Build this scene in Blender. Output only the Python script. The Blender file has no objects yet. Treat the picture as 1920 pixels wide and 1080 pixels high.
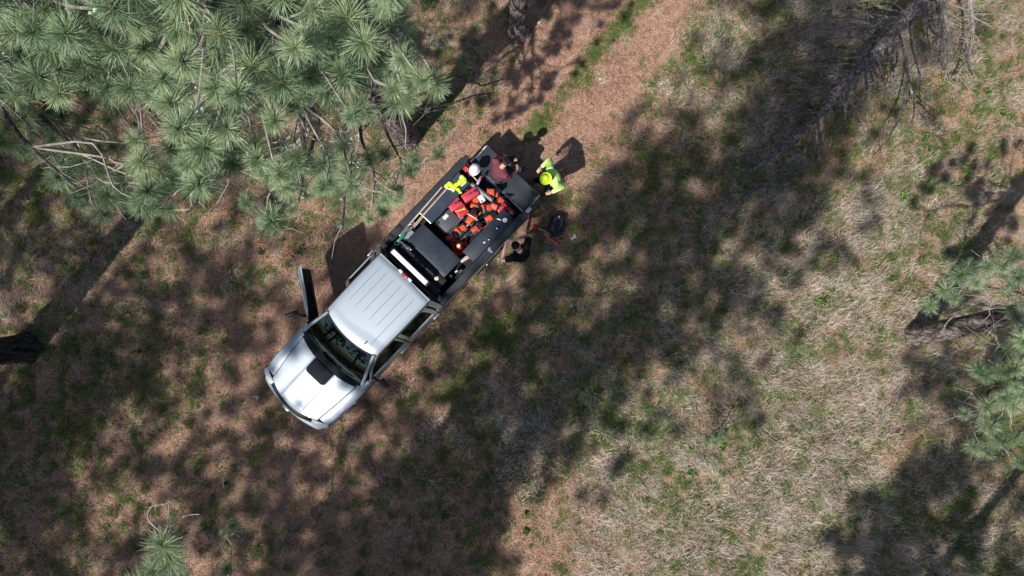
import bpy, bmesh, math, random
import numpy as np
from mathutils import Vector, Matrix, Euler, Quaternion, noise

SC = bpy.context.scene
COL = SC.collection
R = math.radians

# ------------------------------------------------------------------ camera, sky, sun, exposure
CAM_H, FOC = 16.2, 1300.0                       # metres above the ground, focal length in photo pixels
cam_d = bpy.data.cameras.new("camera"); cam_d.sensor_width = 36.0
cam_d.lens = 36.0 * FOC / 1920.0; cam_d.clip_start = 0.1; cam_d.clip_end = 2000.0
cam = bpy.data.objects.new("camera", cam_d); cam.location = (0, 0, CAM_H)
COL.objects.link(cam); SC.camera = cam

SUN_EL = R(52.0)
SH = Vector((0.64, 0.768))                       # direction in which shadows fall
SHK = 1.0 / math.tan(SUN_EL)                     # shadow length per metre of height
to_sun = Vector((-SH.x * math.cos(SUN_EL), -SH.y * math.cos(SUN_EL), math.sin(SUN_EL)))
world = bpy.data.worlds.new("World"); SC.world = world; world.use_nodes = True
wn = world.node_tree; bg = wn.nodes["Background"]
sky = wn.nodes.new("ShaderNodeTexSky"); sky.sky_type = 'NISHITA'; sky.sun_disc = False
sky.sun_elevation = SUN_EL
sky.sun_rotation = math.atan2(to_sun.x, to_sun.y)
sky.altitude = 1000; sky.air_density = 1.0; sky.dust_density = 2.5; sky.ozone_density = 0.6
wn.links.new(sky.outputs[0], bg.inputs[0]); bg.inputs[1].default_value = 0.098
sun_d = bpy.data.lights.new("sun", 'SUN'); sun_d.energy = 5.0; sun_d.angle = R(0.6)
sun_d.color = (1.0, 0.955, 0.89)
sun = bpy.data.objects.new("sun", sun_d); COL.objects.link(sun)
sun.rotation_euler = (-to_sun).to_track_quat('-Z', 'Y').to_euler(); sun.location = (-20, -24, 40)
SC.view_settings.view_transform = 'Standard'; SC.view_settings.look = 'None'
SC.view_settings.exposure = 0.22; SC.view_settings.gamma = 1.0
SC.view_settings.use_curve_mapping = False
SC.cycles.max_bounces = 6; SC.cycles.transparent_max_bounces = 12

rng = random.Random(7)
nrng = np.random.default_rng(11)


def P(px, py, z=0.0):
    """a point of the place from where it shows in the photo and its height"""
    s = (CAM_H - z) / FOC
    return Vector(((px - 960) * s, -(py - 540) * s, z))


# ------------------------------------------------------------------ materials
MATS = {}


def mat(name, base, rough=0.6, metal=0.0, coat=0.0, spec=0.5, bump=0.0, bscale=40.0, var=0.0, vscale=8.0,
        dirt=None, dscale=5.0, damt=0.4, translucent=0.0, sheen=0.0):
    if name in MATS:
        return MATS[name]
    m = bpy.data.materials.new(name); m.use_nodes = True
    nt = m.node_tree; b = nt.nodes["Principled BSDF"]
    b.inputs["Base Color"].default_value = (*base, 1)
    b.inputs["Roughness"].default_value = rough
    b.inputs["Metallic"].default_value = metal
    b.inputs["Coat Weight"].default_value = coat
    b.inputs["Coat Roughness"].default_value = 0.06
    b.inputs["Specular IOR Level"].default_value = spec
    b.inputs["Sheen Weight"].default_value = sheen
    tc = nt.nodes.new("ShaderNodeTexCoord")
    col = None
    if var > 0:
        n = nt.nodes.new("ShaderNodeTexNoise"); n.inputs["Scale"].default_value = vscale
        n.inputs["Detail"].default_value = 5
        nt.links.new(tc.outputs["Object"], n.inputs["Vector"])
        mp = nt.nodes.new("ShaderNodeMapRange"); mp.inputs[1].default_value = 0.25; mp.inputs[2].default_value = 0.75
        mp.inputs[3].default_value = 1 - var; mp.inputs[4].default_value = 1 + var
        nt.links.new(n.outputs["Fac"], mp.inputs[0])
        mx = nt.nodes.new("ShaderNodeVectorMath"); mx.operation = 'SCALE'; mx.inputs[0].default_value = base
        nt.links.new(mp.outputs[0], mx.inputs["Scale"])
        col = mx.outputs[0]
    if dirt is not None:
        n2 = nt.nodes.new("ShaderNodeTexNoise"); n2.inputs["Scale"].default_value = dscale
        n2.inputs["Detail"].default_value = 8; n2.inputs["Roughness"].default_value = 0.7
        nt.links.new(tc.outputs["Object"], n2.inputs["Vector"])
        cr = nt.nodes.new("ShaderNodeMapRange"); cr.inputs[1].default_value = 0.45; cr.inputs[2].default_value = 0.72
        cr.inputs[4].default_value = damt
        nt.links.new(n2.outputs["Fac"], cr.inputs[0])
        mix = nt.nodes.new("ShaderNodeMix"); mix.data_type = 'RGBA'
        if col is not None:
            nt.links.new(col, mix.inputs[6])
        else:
            mix.inputs[6].default_value = (*base, 1)
        mix.inputs[7].default_value = (*dirt, 1)
        nt.links.new(cr.outputs[0], mix.inputs[0]); col = mix.outputs[2]
    if col is not None:
        nt.links.new(col, b.inputs["Base Color"])
    if bump > 0:
        n3 = nt.nodes.new("ShaderNodeTexNoise"); n3.inputs["Scale"].default_value = bscale
        n3.inputs["Detail"].default_value = 6
        nt.links.new(tc.outputs["Object"], n3.inputs["Vector"])
        bp = nt.nodes.new("ShaderNodeBump"); bp.inputs["Strength"].default_value = bump
        bp.inputs["Distance"].default_value = 0.01
        nt.links.new(n3.outputs["Fac"], bp.inputs["Height"]); nt.links.new(bp.outputs[0], b.inputs["Normal"])
    MATS[name] = m
    return m


def mat_strands(name, ramp, rough=0.6, trans=0.25, spec=0.3, objvar=0.25, drift=0.0):
    """thin leaves: colour by strand ('rnd' attribute) and by clump, some light through them"""
    m = bpy.data.materials.new(name); m.use_nodes = True
    nt = m.node_tree; b = nt.nodes["Principled BSDF"]; out = nt.nodes["Material Output"]
    at = nt.nodes.new("ShaderNodeAttribute"); at.attribute_name = "rnd"
    oi = nt.nodes.new("ShaderNodeObjectInfo")
    md = nt.nodes.new("ShaderNodeMath"); md.operation = 'MULTIPLY_ADD'
    md.inputs[1].default_value = objvar; md.inputs[2].default_value = -objvar / 2
    nt.links.new(oi.outputs["Random"], md.inputs[0])
    if drift > 0:                                   # colour drifts from patch to patch over the ground
        ge = nt.nodes.new("ShaderNodeNewGeometry"); nz = nt.nodes.new("ShaderNodeTexNoise"); nz.inputs["Scale"].default_value = 1.6
        nz.inputs["Detail"].default_value = 4; nz.inputs["Roughness"].default_value = 0.65
        nt.links.new(ge.outputs["Position"], nz.inputs["Vector"])
        m2 = nt.nodes.new("ShaderNodeMath"); m2.operation = 'MULTIPLY_ADD'; m2.inputs[1].default_value = drift; m2.inputs[2].default_value = -drift / 2 - objvar / 2
        nt.links.new(nz.outputs["Fac"], m2.inputs[0]); nt.links.new(m2.outputs[0], md.inputs[2])
    ad = nt.nodes.new("ShaderNodeMath"); ad.operation = 'ADD'; ad.use_clamp = True
    nt.links.new(at.outputs["Fac"], ad.inputs[0]); nt.links.new(md.outputs[0], ad.inputs[1])
    cr = nt.nodes.new("ShaderNodeValToRGB")
    els = cr.color_ramp.elements
    els[0].position = ramp[0][0]; els[0].color = (*ramp[0][1], 1)
    els[1].position = ramp[-1][0]; els[1].color = (*ramp[-1][1], 1)
    for p, c in ramp[1:-1]:
        e = els.new(p); e.color = (*c, 1)
    nt.links.new(ad.outputs[0], cr.inputs[0])
    nt.links.new(cr.outputs[0], b.inputs["Base Color"])
    b.inputs["Roughness"].default_value = rough; b.inputs["Specular IOR Level"].default_value = spec
    tr = nt.nodes.new("ShaderNodeBsdfTranslucent"); nt.links.new(cr.outputs[0], tr.inputs[0])
    mx = nt.nodes.new("ShaderNodeMixShader"); mx.inputs[0].default_value = trans
    nt.links.new(b.outputs[0], mx.inputs[1]); nt.links.new(tr.outputs[0], mx.inputs[2])
    nt.links.new(mx.outputs[0], out.inputs[0])
    return m


def mat_glass(name, tint=(0.25, 0.32, 0.30)):
    m = bpy.data.materials.new(name); m.use_nodes = True
    nt = m.node_tree; out = nt.nodes["Material Output"]; nt.nodes.remove(nt.nodes["Principled BSDF"])
    t = nt.nodes.new("ShaderNodeBsdfTransparent"); t.inputs[0].default_value = (*tint, 1)
    g = nt.nodes.new("ShaderNodeBsdfGlossy"); g.inputs["Roughness"].default_value = 0.02
    g.inputs[0].default_value = (0.62, 0.92, 0.95, 1)
    f = nt.nodes.new("ShaderNodeFresnel"); f.inputs[0].default_value = 1.6
    mx = nt.nodes.new("ShaderNodeMixShader")
    nt.links.new(f.outputs[0], mx.inputs[0]); nt.links.new(t.outputs[0], mx.inputs[1])
    nt.links.new(g.outputs[0], mx.inputs[2]); nt.links.new(mx.outputs[0], out.inputs[0])
    return m


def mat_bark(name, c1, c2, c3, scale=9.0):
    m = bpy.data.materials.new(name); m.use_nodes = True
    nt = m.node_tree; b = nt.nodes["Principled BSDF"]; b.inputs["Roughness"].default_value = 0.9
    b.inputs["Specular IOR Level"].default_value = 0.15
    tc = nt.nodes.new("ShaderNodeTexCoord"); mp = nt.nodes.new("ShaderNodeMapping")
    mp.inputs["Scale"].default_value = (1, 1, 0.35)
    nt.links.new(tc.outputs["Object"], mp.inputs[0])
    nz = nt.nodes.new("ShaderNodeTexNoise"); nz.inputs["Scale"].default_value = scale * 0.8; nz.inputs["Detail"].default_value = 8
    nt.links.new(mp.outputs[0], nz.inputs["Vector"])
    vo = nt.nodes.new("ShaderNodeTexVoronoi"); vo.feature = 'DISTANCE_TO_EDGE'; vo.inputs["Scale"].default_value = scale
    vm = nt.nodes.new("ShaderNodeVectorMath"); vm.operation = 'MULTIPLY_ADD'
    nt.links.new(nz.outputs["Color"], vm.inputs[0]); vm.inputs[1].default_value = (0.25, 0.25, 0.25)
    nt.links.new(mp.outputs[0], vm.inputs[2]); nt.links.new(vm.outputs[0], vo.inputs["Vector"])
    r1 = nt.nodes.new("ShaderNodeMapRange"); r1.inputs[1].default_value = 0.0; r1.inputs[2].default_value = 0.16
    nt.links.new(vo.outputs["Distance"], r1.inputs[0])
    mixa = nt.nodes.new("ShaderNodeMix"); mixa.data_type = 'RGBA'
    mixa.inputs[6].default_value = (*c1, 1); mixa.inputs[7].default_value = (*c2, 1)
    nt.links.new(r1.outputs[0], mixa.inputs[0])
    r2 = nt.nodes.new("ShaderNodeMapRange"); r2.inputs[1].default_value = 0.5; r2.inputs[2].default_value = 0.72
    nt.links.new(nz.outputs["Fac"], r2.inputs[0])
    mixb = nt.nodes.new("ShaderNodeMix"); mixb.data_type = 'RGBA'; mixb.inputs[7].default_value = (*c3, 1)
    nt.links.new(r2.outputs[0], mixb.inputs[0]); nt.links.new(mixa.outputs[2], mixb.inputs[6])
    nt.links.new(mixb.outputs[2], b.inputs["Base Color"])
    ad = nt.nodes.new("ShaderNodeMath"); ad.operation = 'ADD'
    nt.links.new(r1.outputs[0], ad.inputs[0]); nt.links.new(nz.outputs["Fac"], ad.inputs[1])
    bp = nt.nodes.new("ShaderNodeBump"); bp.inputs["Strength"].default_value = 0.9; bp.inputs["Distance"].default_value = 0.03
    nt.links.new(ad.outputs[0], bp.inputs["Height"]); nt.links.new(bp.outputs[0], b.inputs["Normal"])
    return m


# ------------------------------------------------------------------ mesh helper
def link(o, parent=None):
    COL.objects.link(o)
    if parent is not None:
        o.parent = parent
    return o


def meta(o, label=None, cat=None, group=None, kind=None):
    if label: o["label"] = label
    if cat: o["category"] = cat
    if group: o["group"] = group
    if kind: o["kind"] = kind
    return o


def empty(name, loc, rz, label, cat, group=None):
    o = bpy.data.objects.new(name, None); o.empty_display_size = 0.2
    o.location = loc; o.rotation_euler = (0, 0, rz)
    link(o); meta(o, label, cat, group)
    return o


class MB:
    def __init__(self):
        self.v = []; self.f = []; self.a = []; self.mi = []

    def add(self, vs, fs, rnd=0.5, mi=0):
        n = len(self.v)
        self.v += [tuple(v) for v in vs]
        self.f += [tuple(i + n for i in f) for f in fs]
        self.a += [rnd] * len(vs); self.mi += [mi] * len(fs)
        return self

    def box(self, c, s, rot=None, taper=1.0, mi=0):
        c = Vector(c); hx, hy, hz = s[0] / 2, s[1] / 2, s[2] / 2
        vs = []
        for dz in (-1, 1):
            k = taper if dz > 0 else 1.0
            for dx, dy in ((-1, -1), (1, -1), (1, 1), (-1, 1)):
                vs.append(Vector((dx * hx * k, dy * hy * k, dz * hz)))
        if rot is not None:
            q = rot if isinstance(rot, (Matrix, Quaternion)) else Euler(rot)
            q = q.to_matrix() if isinstance(q, Euler) else q
            vs = [q @ v for v in vs]
        return self.add([v + c for v in vs], [(0, 3, 2, 1), (4, 5, 6, 7), (0, 1, 5, 4), (1, 2, 6, 5), (2, 3, 7, 6), (3, 0, 4, 7)], mi=mi)

    def tube(self, pts, rad, n=10, cap=True, rnd=0.5, flat=None, mi=0):
        """a tube through pts; rad is one radius or a list; flat=(kx,ky) squashes the section"""
        pts = [Vector(p) for p in pts]
        if not isinstance(rad, (list, tuple)): rad = [rad] * len(pts)
        vs, fs = [], []
        up = None
        for i, p in enumerate(pts):
            d = (pts[min(i + 1, len(pts) - 1)] - pts[max(i - 1, 0)])
            if d.length < 1e-9: d = Vector((0, 0, 1))
            d.normalize()
            if up is None:
                up = Vector((0, 0, 1)) if abs(d.z) < 0.9 else Vector((1, 0, 0))
            x = up.cross(d)
            if x.length < 1e-6: x = Vector((1, 0, 0)).cross(d)
            x.normalize(); y = d.cross(x); up = y
            kx, ky = flat if flat else (1, 1)
            for k in range(n):
                a = 2 * math.pi * k / n
                vs.append(p + x * (math.cos(a) * rad[i] * kx) + y * (math.sin(a) * rad[i] * ky))
        for i in range(len(pts) - 1):
            for k in range(n):
                k2 = (k + 1) % n
                fs.append((i * n + k, i * n + k2, (i + 1) * n + k2, (i + 1) * n + k))
        if cap:
            fs.append(tuple(range(n - 1, -1, -1))); fs.append(tuple((len(pts) - 1) * n + k for k in range(n)))
        return self.add(vs, fs, rnd, mi)

    def lathe(self, c, prof, n=24, M=None, squash=(1, 1), mi=0):
        """prof: list of (r, z) from bottom to top, closed to the axis at both ends"""
        c = Vector(c); vs, fs = [], []
        for r, z in prof:
            for k in range(n):
                a = 2 * math.pi * k / n
                v = Vector((r * math.cos(a) * squash[0], r * math.sin(a) * squash[1], z))
                if M is not None: v = M @ v
                vs.append(v + c)
        m = len(prof)
        for i in range(m - 1):
            for k in range(n):
                k2 = (k + 1) % n
                fs.append((i * n + k, i * n + k2, (i + 1) * n + k2, (i + 1) * n + k))
        fs.append(tuple(range(n - 1, -1, -1))); fs.append(tuple((m - 1) * n + k for k in range(n)))
        return self.add(vs, fs, mi=mi)

    def ball(self, c, r, n=14, M=None):
        rr = r if isinstance(r, (tuple, list, Vector)) else (r, r, r)
        vs, fs = [], []
        m = max(6, n // 2 + 2)
        for i in range(1, m):
            t = math.pi * i / m
            for k in range(n):
                a = 2 * math.pi * k / n
                vs.append(Vector((rr[0] * math.sin(t) * math.cos(a), rr[1] * math.sin(t) * math.sin(a), -rr[2] * math.cos(t))))
        vs.append(Vector((0, 0, -rr[2]))); vs.append(Vector((0, 0, rr[2])))
        b, tp = len(vs) - 2, len(vs) - 1
        for i in range(m - 2):
            for k in range(n):
                k2 = (k + 1) % n
                fs.append((i * n + k, i * n + k2, (i + 1) * n + k2, (i + 1) * n + k))
        for k in range(n):
            fs.append((b, (k + 1) % n, k)); fs.append((tp, (m - 2) * n + k, (m - 2) * n + (k + 1) % n))
        if M is not None: vs = [M @ v for v in vs]
        return self.add([v + Vector(c) for v in vs], fs)

    def loft(self, secs, closed=True, caps=True, mi=0):
        n = len(secs[0]); vs = [v for s in secs for v in s]; fs = []
        for i in range(len(secs) - 1):
            for k in range(n if closed else n - 1):
                k2 = (k + 1) % n
                fs.append((i * n + k, i * n + k2, (i + 1) * n + k2, (i + 1) * n + k))
        if caps and closed:
            fs.append(tuple(range(n - 1, -1, -1))); fs.append(tuple((len(secs) - 1) * n + k for k in range(n)))
        return self.add(vs, fs, mi=mi)

    def slab(self, poly, th):
        """poly: 3D outline, th: thickness vector"""
        n = len(poly); th = Vector(th)
        vs = [Vector(p) for p in poly] + [Vector(p) + th for p in poly]
        fs = [tuple(range(n)), tuple(range(2 * n - 1, n - 1, -1))]
        for k in range(n):
            k2 = (k + 1) % n
            fs.append((k, k + n, k2 + n, k2))
        return self.add(vs, fs)

    def shell(self, grid, th):
        """grid[i][j] of points, thickened by th (a vector or a function of point)"""
        ni, nj = len(grid), len(grid[0])
        f = th if callable(th) else (lambda p: Vector(th))
        top = [Vector(grid[i][j]) for i in range(ni) for j in range(nj)]
        bot = [p + f(p) for p in top]
        N = ni * nj; fs = []
        for i in range(ni - 1):
            for j in range(nj - 1):
                a, b, c, d = i * nj + j, i * nj + j + 1, (i + 1) * nj + j + 1, (i + 1) * nj + j
                fs.append((a, b, c, d)); fs.append((d + N, c + N, b + N, a + N))
        rim = [j for j in range(nj)] + [i * nj + nj - 1 for i in range(1, ni)] + \
              [(ni - 1) * nj + j for j in range(nj - 2, -1, -1)] + [i * nj for i in range(ni - 2, 0, -1)]
        for k in range(len(rim)):
            a, b = rim[k], rim[(k + 1) % len(rim)]
            fs.append((b, a, a + N, b + N))
        return self.add(top + bot, fs)

    def mesh(self, name, bevel=0.0, seg=2, M=None, smooth=35, fix=True, bang=30):
        me = bpy.data.meshes.new(name)
        me.from_pydata(self.v, [], self.f)
        if M is not None: me.transform(M)
        if self.a and not (bevel > 0):
            at = me.attributes.new("rnd", 'FLOAT', 'POINT'); at.data.foreach_set("value", self.a)
        if any(self.mi):
            me.polygons.foreach_set("material_index", self.mi)
        if fix or bevel > 0:
            bm = bmesh.new(); bm.from_mesh(me)
            if fix: bmesh.ops.recalc_face_normals(bm, faces=bm.faces)
            if bevel > 0:
                es = [e for e in bm.edges if len(e.link_faces) == 2 and e.calc_face_angle(0) > R(bang)]
                bmesh.ops.bevel(bm, geom=es, offset=bevel, segments=seg, affect='EDGES', profile=0.5, clamp_overlap=True)
            bm.to_mesh(me); bm.free()
        if smooth:
            me.polygons.foreach_set("use_smooth", [True] * len(me.polygons))
            me.set_sharp_from_angle(angle=R(smooth))
        return me

    def build(self, name, m, parent=None, **kw):
        me = self.mesh(name, **kw)
        for mm in (m if isinstance(m, (list, tuple)) else [m]): me.materials.append(mm)
        o = bpy.data.objects.new(name, me)
        return link(o, parent)


def remeshed(name, mb, m, parent, voxel=0.01, smooth=4, M=None):
    """join overlapping closed shapes into one continuous smooth surface"""
    me = mb.mesh(name + "_raw", smooth=0, M=M)
    t = bpy.data.objects.new("tmp", me); COL.objects.link(t)
    md = t.modifiers.new("r", 'REMESH'); md.mode = 'VOXEL'; md.voxel_size = voxel; md.use_smooth_shade = True
    if smooth:
        s = t.modifiers.new("s", 'SMOOTH'); s.iterations = smooth; s.factor = 0.5
    dg = bpy.context.evaluated_depsgraph_get()
    me2 = bpy.data.meshes.new_from_object(t.evaluated_get(dg)); me2.name = name
    bpy.data.objects.remove(t); bpy.data.meshes.remove(me)
    me2.materials.clear(); me2.materials.append(m)
    me2.polygons.foreach_set("use_smooth", [True] * len(me2.polygons))
    o = bpy.data.objects.new(name, me2)
    return link(o, parent)


def curve_pts(pts, k=6):
    """Catmull-Rom through the points"""
    pts = [Vector(p) for p in pts]
    if len(pts) < 3:
        return [pts[0].lerp(pts[-1], i / k) for i in range(k + 1)]
    q = [pts[0] * 2 - pts[1]] + pts + [pts[-1] * 2 - pts[-2]]
    out = []
    for i in range(1, len(q) - 2):
        for j in range(k):
            t = j / k
            a, b, c, d = q[i - 1], q[i], q[i + 1], q[i + 2]
            out.append(0.5 * ((2 * b) + (c - a) * t + (2 * a - 5 * b + 4 * c - d) * t * t + (3 * b - a - 3 * c + d) * t ** 3))
    out.append(pts[-1])
    return out


# ------------------------------------------------------------------ scattering (for what nobody could count)
def scatter(name, pos, rot, scl, idx, sources, parent=None):
    me = bpy.data.meshes.new(name)
    me.vertices.add(len(pos)); me.vertices.foreach_set("co", np.asarray(pos, dtype=np.float32).ravel())
    a = me.attributes.new("rot", 'FLOAT_VECTOR', 'POINT'); a.data.foreach_set("vector", np.asarray(rot, dtype=np.float32).ravel())
    a = me.attributes.new("scl", 'FLOAT', 'POINT'); a.data.foreach_set("value", np.asarray(scl, dtype=np.float32))
    a = me.attributes.new("idx", 'INT', 'POINT'); a.data.foreach_set("value", np.asarray(idx, dtype=np.int32))
    o = bpy.data.objects.new(name, me); link(o, parent)
    ng = bpy.data.node_groups.new(name + "_nodes", 'GeometryNodeTree')
    ng.interface.new_socket("Geometry", in_out='INPUT', socket_type='NodeSocketGeometry')
    ng.interface.new_socket("Geometry", in_out='OUTPUT', socket_type='NodeSocketGeometry')
    N = ng.nodes; L = ng.links
    gi = N.new("NodeGroupInput"); go = N.new("NodeGroupOutput")
    iop = N.new("GeometryNodeInstanceOnPoints")
    L.new(gi.outputs[0], iop.inputs["Points"])
    jn = N.new("GeometryNodeJoinGeometry")
    for s in reversed(sources):
        oi = N.new("GeometryNodeObjectInfo"); oi.inputs["Object"].default_value = s; oi.transform_space = 'ORIGINAL'
        g2 = N.new("GeometryNodeGeometryToInstance")
        L.new(oi.outputs["Geometry"], g2.inputs[0]); L.new(g2.outputs[0], jn.inputs[0])
    L.new(jn.outputs[0], iop.inputs["Instance"]); iop.inputs["Pick Instance"].default_value = True

    def na(nm, ty):
        n = N.new("GeometryNodeInputNamedAttribute"); n.data_type = ty; n.inputs["Name"].default_value = nm
        return [s for s in n.outputs if s.enabled][0]
    L.new(na("idx", 'INT'), iop.inputs["Instance Index"])
    e2r = N.new("FunctionNodeEulerToRotation"); L.new(na("rot", 'FLOAT_VECTOR'), e2r.inputs[0])
    L.new(e2r.outputs[0], iop.inputs["Rotation"])
    L.new(na("scl", 'FLOAT'), iop.inputs["Scale"])
    L.new(iop.outputs[0], go.inputs[0])
    md = o.modifiers.new("scatter", 'NODES'); md.node_group = ng
    return o

# ------------------------------------------------------------------ the ground
# rough maps of the place in squares seen from above (rows of the clearing north to south)
SHADE_ROWS = [
    "333333333333" "4432" "00" "000" "234" "7777" "5" "222",
    "333333333333" "3210" "00" "000" "245" "8776" "5" "311",
    "333333333333" "1100" "00" "002" "566" "8776" "3" "110",
    "333333333333" "1000" "00" "025" "748" "8766" "2" "100",
    "763333333333" "2100" "11" "368" "888" "8764" "1" "000",
    "753333333322" "1000" "05" "788" "888" "8764" "3" "010",
    "652222233222" "1000" "57" "888" "888" "8634" "4" "320",
    "541111234566" "4223" "68" "888" "876" "7531" "1" "010",
    "321123566776" "4445" "88" "888" "886" "5310" "0" "000",
    "101136754677" "5556" "88" "867" "888" "6200" "0" "011",
    "326764556655" "4467" "88" "888" "756" "4100" "2" "555",
    "267874356666" "5468" "88" "873" "566" "3100" "7" "777",
    "787775457766" "6677" "88" "883" "345" "1100" "6" "873",
    "776244677636" "8888" "77" "631" "111" "0001" "4" "553",
    "763675567427" "8888" "65" "421" "111" "0014" "7" "764",
    "787367777768" "8888" "31" "210" "101" "0058" "8" "876",
    "876377677888" "8788" "10" "000" "110" "0178" "7" "776",
    "677663468888" "8887" "00" "000" "110" "0177" "8" "554",
]
GREEN_ROWS = [   # green grass, squares twice as large
    "5555554312566655",
    "4444555311675665",
    "4454555323777664",
    "7653663444777543",
    "5545444667777543",
    "6553433997776544",
    "6554322566666555",
    "5433334455545667",
    "5445333533445567",
]
DRY_ROWS = [
    "3333335412577776",
    "3333335523677875",
    "3333334332677754",
    "4443333334567867",
    "4333333345677888",
    "3322233346678888",
    "2211121346888877",
    "2211121128999876",
    "2211121118998777",
]
for r_ in SHADE_ROWS: assert len(r_) == 32, (r_, len(r_))
for r_ in GREEN_ROWS + DRY_ROWS: assert len(r_) == 16, (r_, len(r_))


def grid_fn(rows, cell):
    A = np.array([[int(c) for c in r] for r in rows], float) / 9.0
    h, w = A.shape

    def f(x, y):
        gx = np.clip((np.asarray(x) / CAM_H * FOC + 960) / cell - 0.5, 0, w - 1.001)
        gy = np.clip((540 - np.asarray(y) / CAM_H * FOC) / cell - 0.5, 0, h - 1.001)
        i = gx.astype(int); j = gy.astype(int); u = gx - i; v = gy - j
        return (A[j, i] * (1 - u) + A[j, i + 1] * u) * (1 - v) + (A[j + 1, i] * (1 - u) + A[j + 1, i + 1] * u) * v
    return f


shade_f = grid_fn(SHADE_ROWS, 60.0)
green_f = grid_fn(GREEN_ROWS, 120.0)
dry_f = grid_fn(DRY_ROWS, 120.0)


def vnoise(x, y, s, seed=0):
    """smooth value noise, -1..1, vectorised"""
    x = np.asarray(x, float) / s + 100.3 + seed * 17.1; y = np.asarray(y, float) / s + 57.7 + seed * 9.7
    xi = np.floor(x).astype(np.int64); yi = np.floor(y).astype(np.int64); u = x - xi; v = y - yi
    u = u * u * (3 - 2 * u); v = v * v * (3 - 2 * v)

    def h(a, b):
        n = (a * 374761393 + b * 668265263 + seed * 974711) & 0x7fffffff
        n = ((n ^ (n >> 13)) * 1274126177) & 0x7fffffff
        return ((n ^ (n >> 16)) & 0xffff) / 32767.5 - 1.0
    return (h(xi, yi) * (1 - u) + h(xi + 1, yi) * u) * (1 - v) + (h(xi, yi + 1) * (1 - u) + h(xi + 1, yi + 1) * u) * v


def fbm(x, y, s, seed=0, o=4):
    t = 0; a = 1.0; w = 0
    for k in range(o):
        t = t + a * vnoise(x, y, s / 2 ** k, seed + k); w += a; a *= 0.55
    return t / w


RUTS = [[(1300, -60), (1190, 130), (1090, 235), (985, 330), (780, 600), (610, 790), (430, 1000), (340, 1160)],
        [(1160, -60), (1060, 110), (960, 205), (880, 290), (660, 500), (500, 690), (330, 880), (200, 1060), (140, 1160)]]
RUTS = [[P(*p) for p in r] for r in RUTS]


def seg_dist(x, y, line):
    d = np.full(np.shape(x), 1e9)
    for a, b in zip(line[:-1], line[1:]):
        ax, ay, bx, by = a.x, a.y, b.x, b.y
        t = np.clip(((x - ax) * (bx - ax) + (y - ay) * (by - ay)) / ((bx - ax) ** 2 + (by - ay) ** 2), 0, 1)
        d = np.minimum(d, np.hypot(x - ax - t * (bx - ax), y - ay - t * (by - ay)))
    return d


# continue the ruts out of the picture to the north and south
for r_ in RUTS:
    r_.insert(0, r_[0] + Vector((5, 7, 0)) * 3); r_.append(r_[-1] + Vector((-4, -7, 0)) * 4)


def track_f(x, y):
    x = np.asarray(x, float); y = np.asarray(y, float)
    n = fbm(x, y, 0.9, 3) * 0.22
    d0 = seg_dist(x, y, RUTS[0]) + n; d1 = seg_dist(x, y, RUTS[1]) + n * 1.2
    a = 1 - np.clip((d0 - 0.26) / 0.36, 0, 1)
    b = 1 - np.clip((d1 - 0.44) / 0.40, 0, 1)
    w = np.clip(1.15 - np.clip(-y, 0, 9) / 5.5, 0.35, 1.0)        # fainter past the truck
    return np.maximum(a, b) * w


def gheight(x, y):
    x = np.asarray(x, float); y = np.asarray(y, float)
    far = np.clip((np.hypot(x, y) - 14) / 60, 0, 1)
    h = 0.05 * fbm(x, y, 3.2, 9) + 0.018 * fbm(x, y, 0.7, 14) + far * 1.6 * fbm(x, y, 40, 5, 2)
    return h * (1 - 0.75 * track_f(x, y)) - 0.035 * track_f(x, y) - 0.01


def gz(x, y): return float(gheight(x, y))


def axis(n0, n1, step):
    a = list(np.arange(n0, n1 + 1e-6, step)); s = step; lo, hi = a[0], a[-1]
    L_, H_ = [], []
    while hi < 900:
        s *= 1.35; hi += s; lo -= s; H_.append(hi); L_.append(lo)
    return np.array(L_[::-1] + a + H_)


gx_ = axis(-16.0, 16.0, 0.13); gy_ = axis(-10.0, 10.0, 0.13)
GX, GY = np.meshgrid(gx_, gy_)
GZ = gheight(GX, GY); TR = track_f(GX, GY)
nx, ny = len(gx_), len(gy_)
co = np.stack([GX.ravel(), GY.ravel(), GZ.ravel()], 1)
q = np.arange(nx * ny).reshape(ny, nx)
quads = np.stack([q[:-1, :-1].ravel(), q[:-1, 1:].ravel(), q[1:, 1:].ravel(), q[1:, :-1].ravel()], 1)
qt = (TR[:-1, :-1] + TR[1:, 1:] + TR[:-1, 1:] + TR[1:, :-1]).ravel() / 4


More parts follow.
